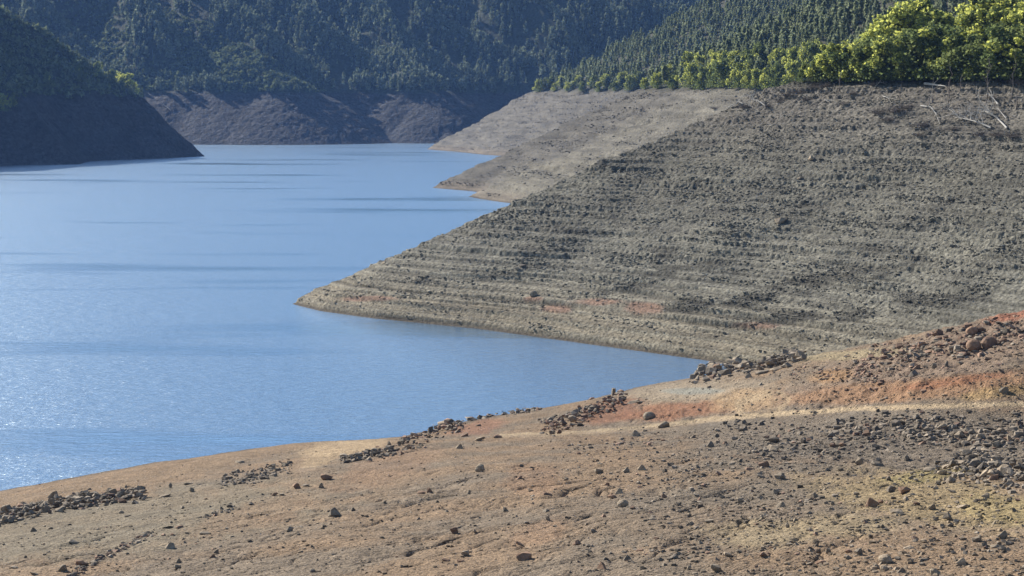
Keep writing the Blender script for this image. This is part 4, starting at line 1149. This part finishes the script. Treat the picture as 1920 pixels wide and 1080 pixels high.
# coarser rubble on the farther spurs
n2_ = 150000
Y2 = 560 + 690 * r.random(n2_) ** 0.8; X2 = (780 + 800 * r.random(n2_) - 960) / F_PX * Y2
Z2 = right_z(X2, Y2, False); s2_ = fbm((-0.68 * X2 + 0.73 * Y2) / 40, Z2 / 2.2, 4, 98, 0.6)
k2_ = (Z2 > 0.8) & (Z2 < TOP + 1) & (r.random(n2_) < np.clip(0.06 + 1.2 * sstep(0.02, 0.3, s2_), 0, 1))
X2, Y2 = X2[k2_], Y2[k2_]
P2 = np.stack([X2, Y2, right_z(X2, Y2)], -1)
C2 = right_colour(P2[:, 0], P2[:, 1], P2[:, 2]) * (0.6 + 0.8 * r.random(len(P2)))[:, None]
Pr = np.concatenate([Pr, P2]); sr = np.concatenate([sr, 0.4 + 0.9 * r.random(len(P2)) ** 3]); Cr = np.concatenate([Cr, C2])
V, F, I = merge(tiny, Pr, sr, r.random(len(Pr)) * 6.28, sr * (0.45 + 0.5 * r.random(len(Pr))))
link('rubble', mesh_np('rubble', V, F, [M_RUBBLE], {'soil': Cr[I]}), kind='stuff', label='coarse grey rubble covering the large bare spur', category='rubble')
# driftwood-grey boulders that read singly on the big slope
for i, (u, v, w, kind) in enumerate([(1464, 417, 20, 'block'), (1000, 555, 13, 'round'), (980, 500, 14, 'slab'), (970, 507, 10, 'wedge'), (1521, 300, 14, 'wedge'), (1500, 336, 10, 'block'), (1400, 268, 12, 'wedge'), (613, 552, 9, 'block'), (1690, 348, 9, 'block'), (664, 520, 8, 'wedge'), (720, 493, 9, 'wedge')]):
    p = ground_at(u, v, right_z, 240, 345)
    put_rock(p, w * p[1] / F_PX, kind, 0, rr, ['large dark block standing out in the middle of the big spur', 'pale rounded boulder low on the big spur', 'flat dark stone on the lower big spur', 'pointed stone left of the flat dark stone on the big spur', 'dark pointed rock high on the big spur', 'small block below the dark pointed rock on the spur', 'pointed rock near the top left crest of the spur', 'small dark block near the tip of the spur', 'small block on the upper right of the spur', 'pointed stone on the crest near the tip of the spur', 'pointed stone on the crest line halfway to the cove'][i], 'single rocks on the big spur')

# ------------------------------------------------------------------ haze
m, n, out = nt('valley_air')
pv = n.nodes.new('ShaderNodeVolumePrincipled')
pv.inputs['Color'].default_value = (0.24, 0.46, 1.0, 1)
pv.inputs['Density'].default_value = 0.000055
pv.inputs['Anisotropy'].default_value = 0.1
n.links.new(pv.outputs[0], out.inputs['Volume'])
bm = bmesh.new(); bmesh.ops.create_cube(bm, size=1.0)
for v in bm.verts: v.co = Vector((v.co.x * 2400 , v.co.y * 2300 + 1000, -6 + (v.co.z + 0.5) * 430))
me = bpy.data.meshes.new('haze'); bm.to_mesh(me); bm.free(); me.materials.append(m)
link('haze', me, kind='stuff', label='thin blue air over the valley', category='haze')
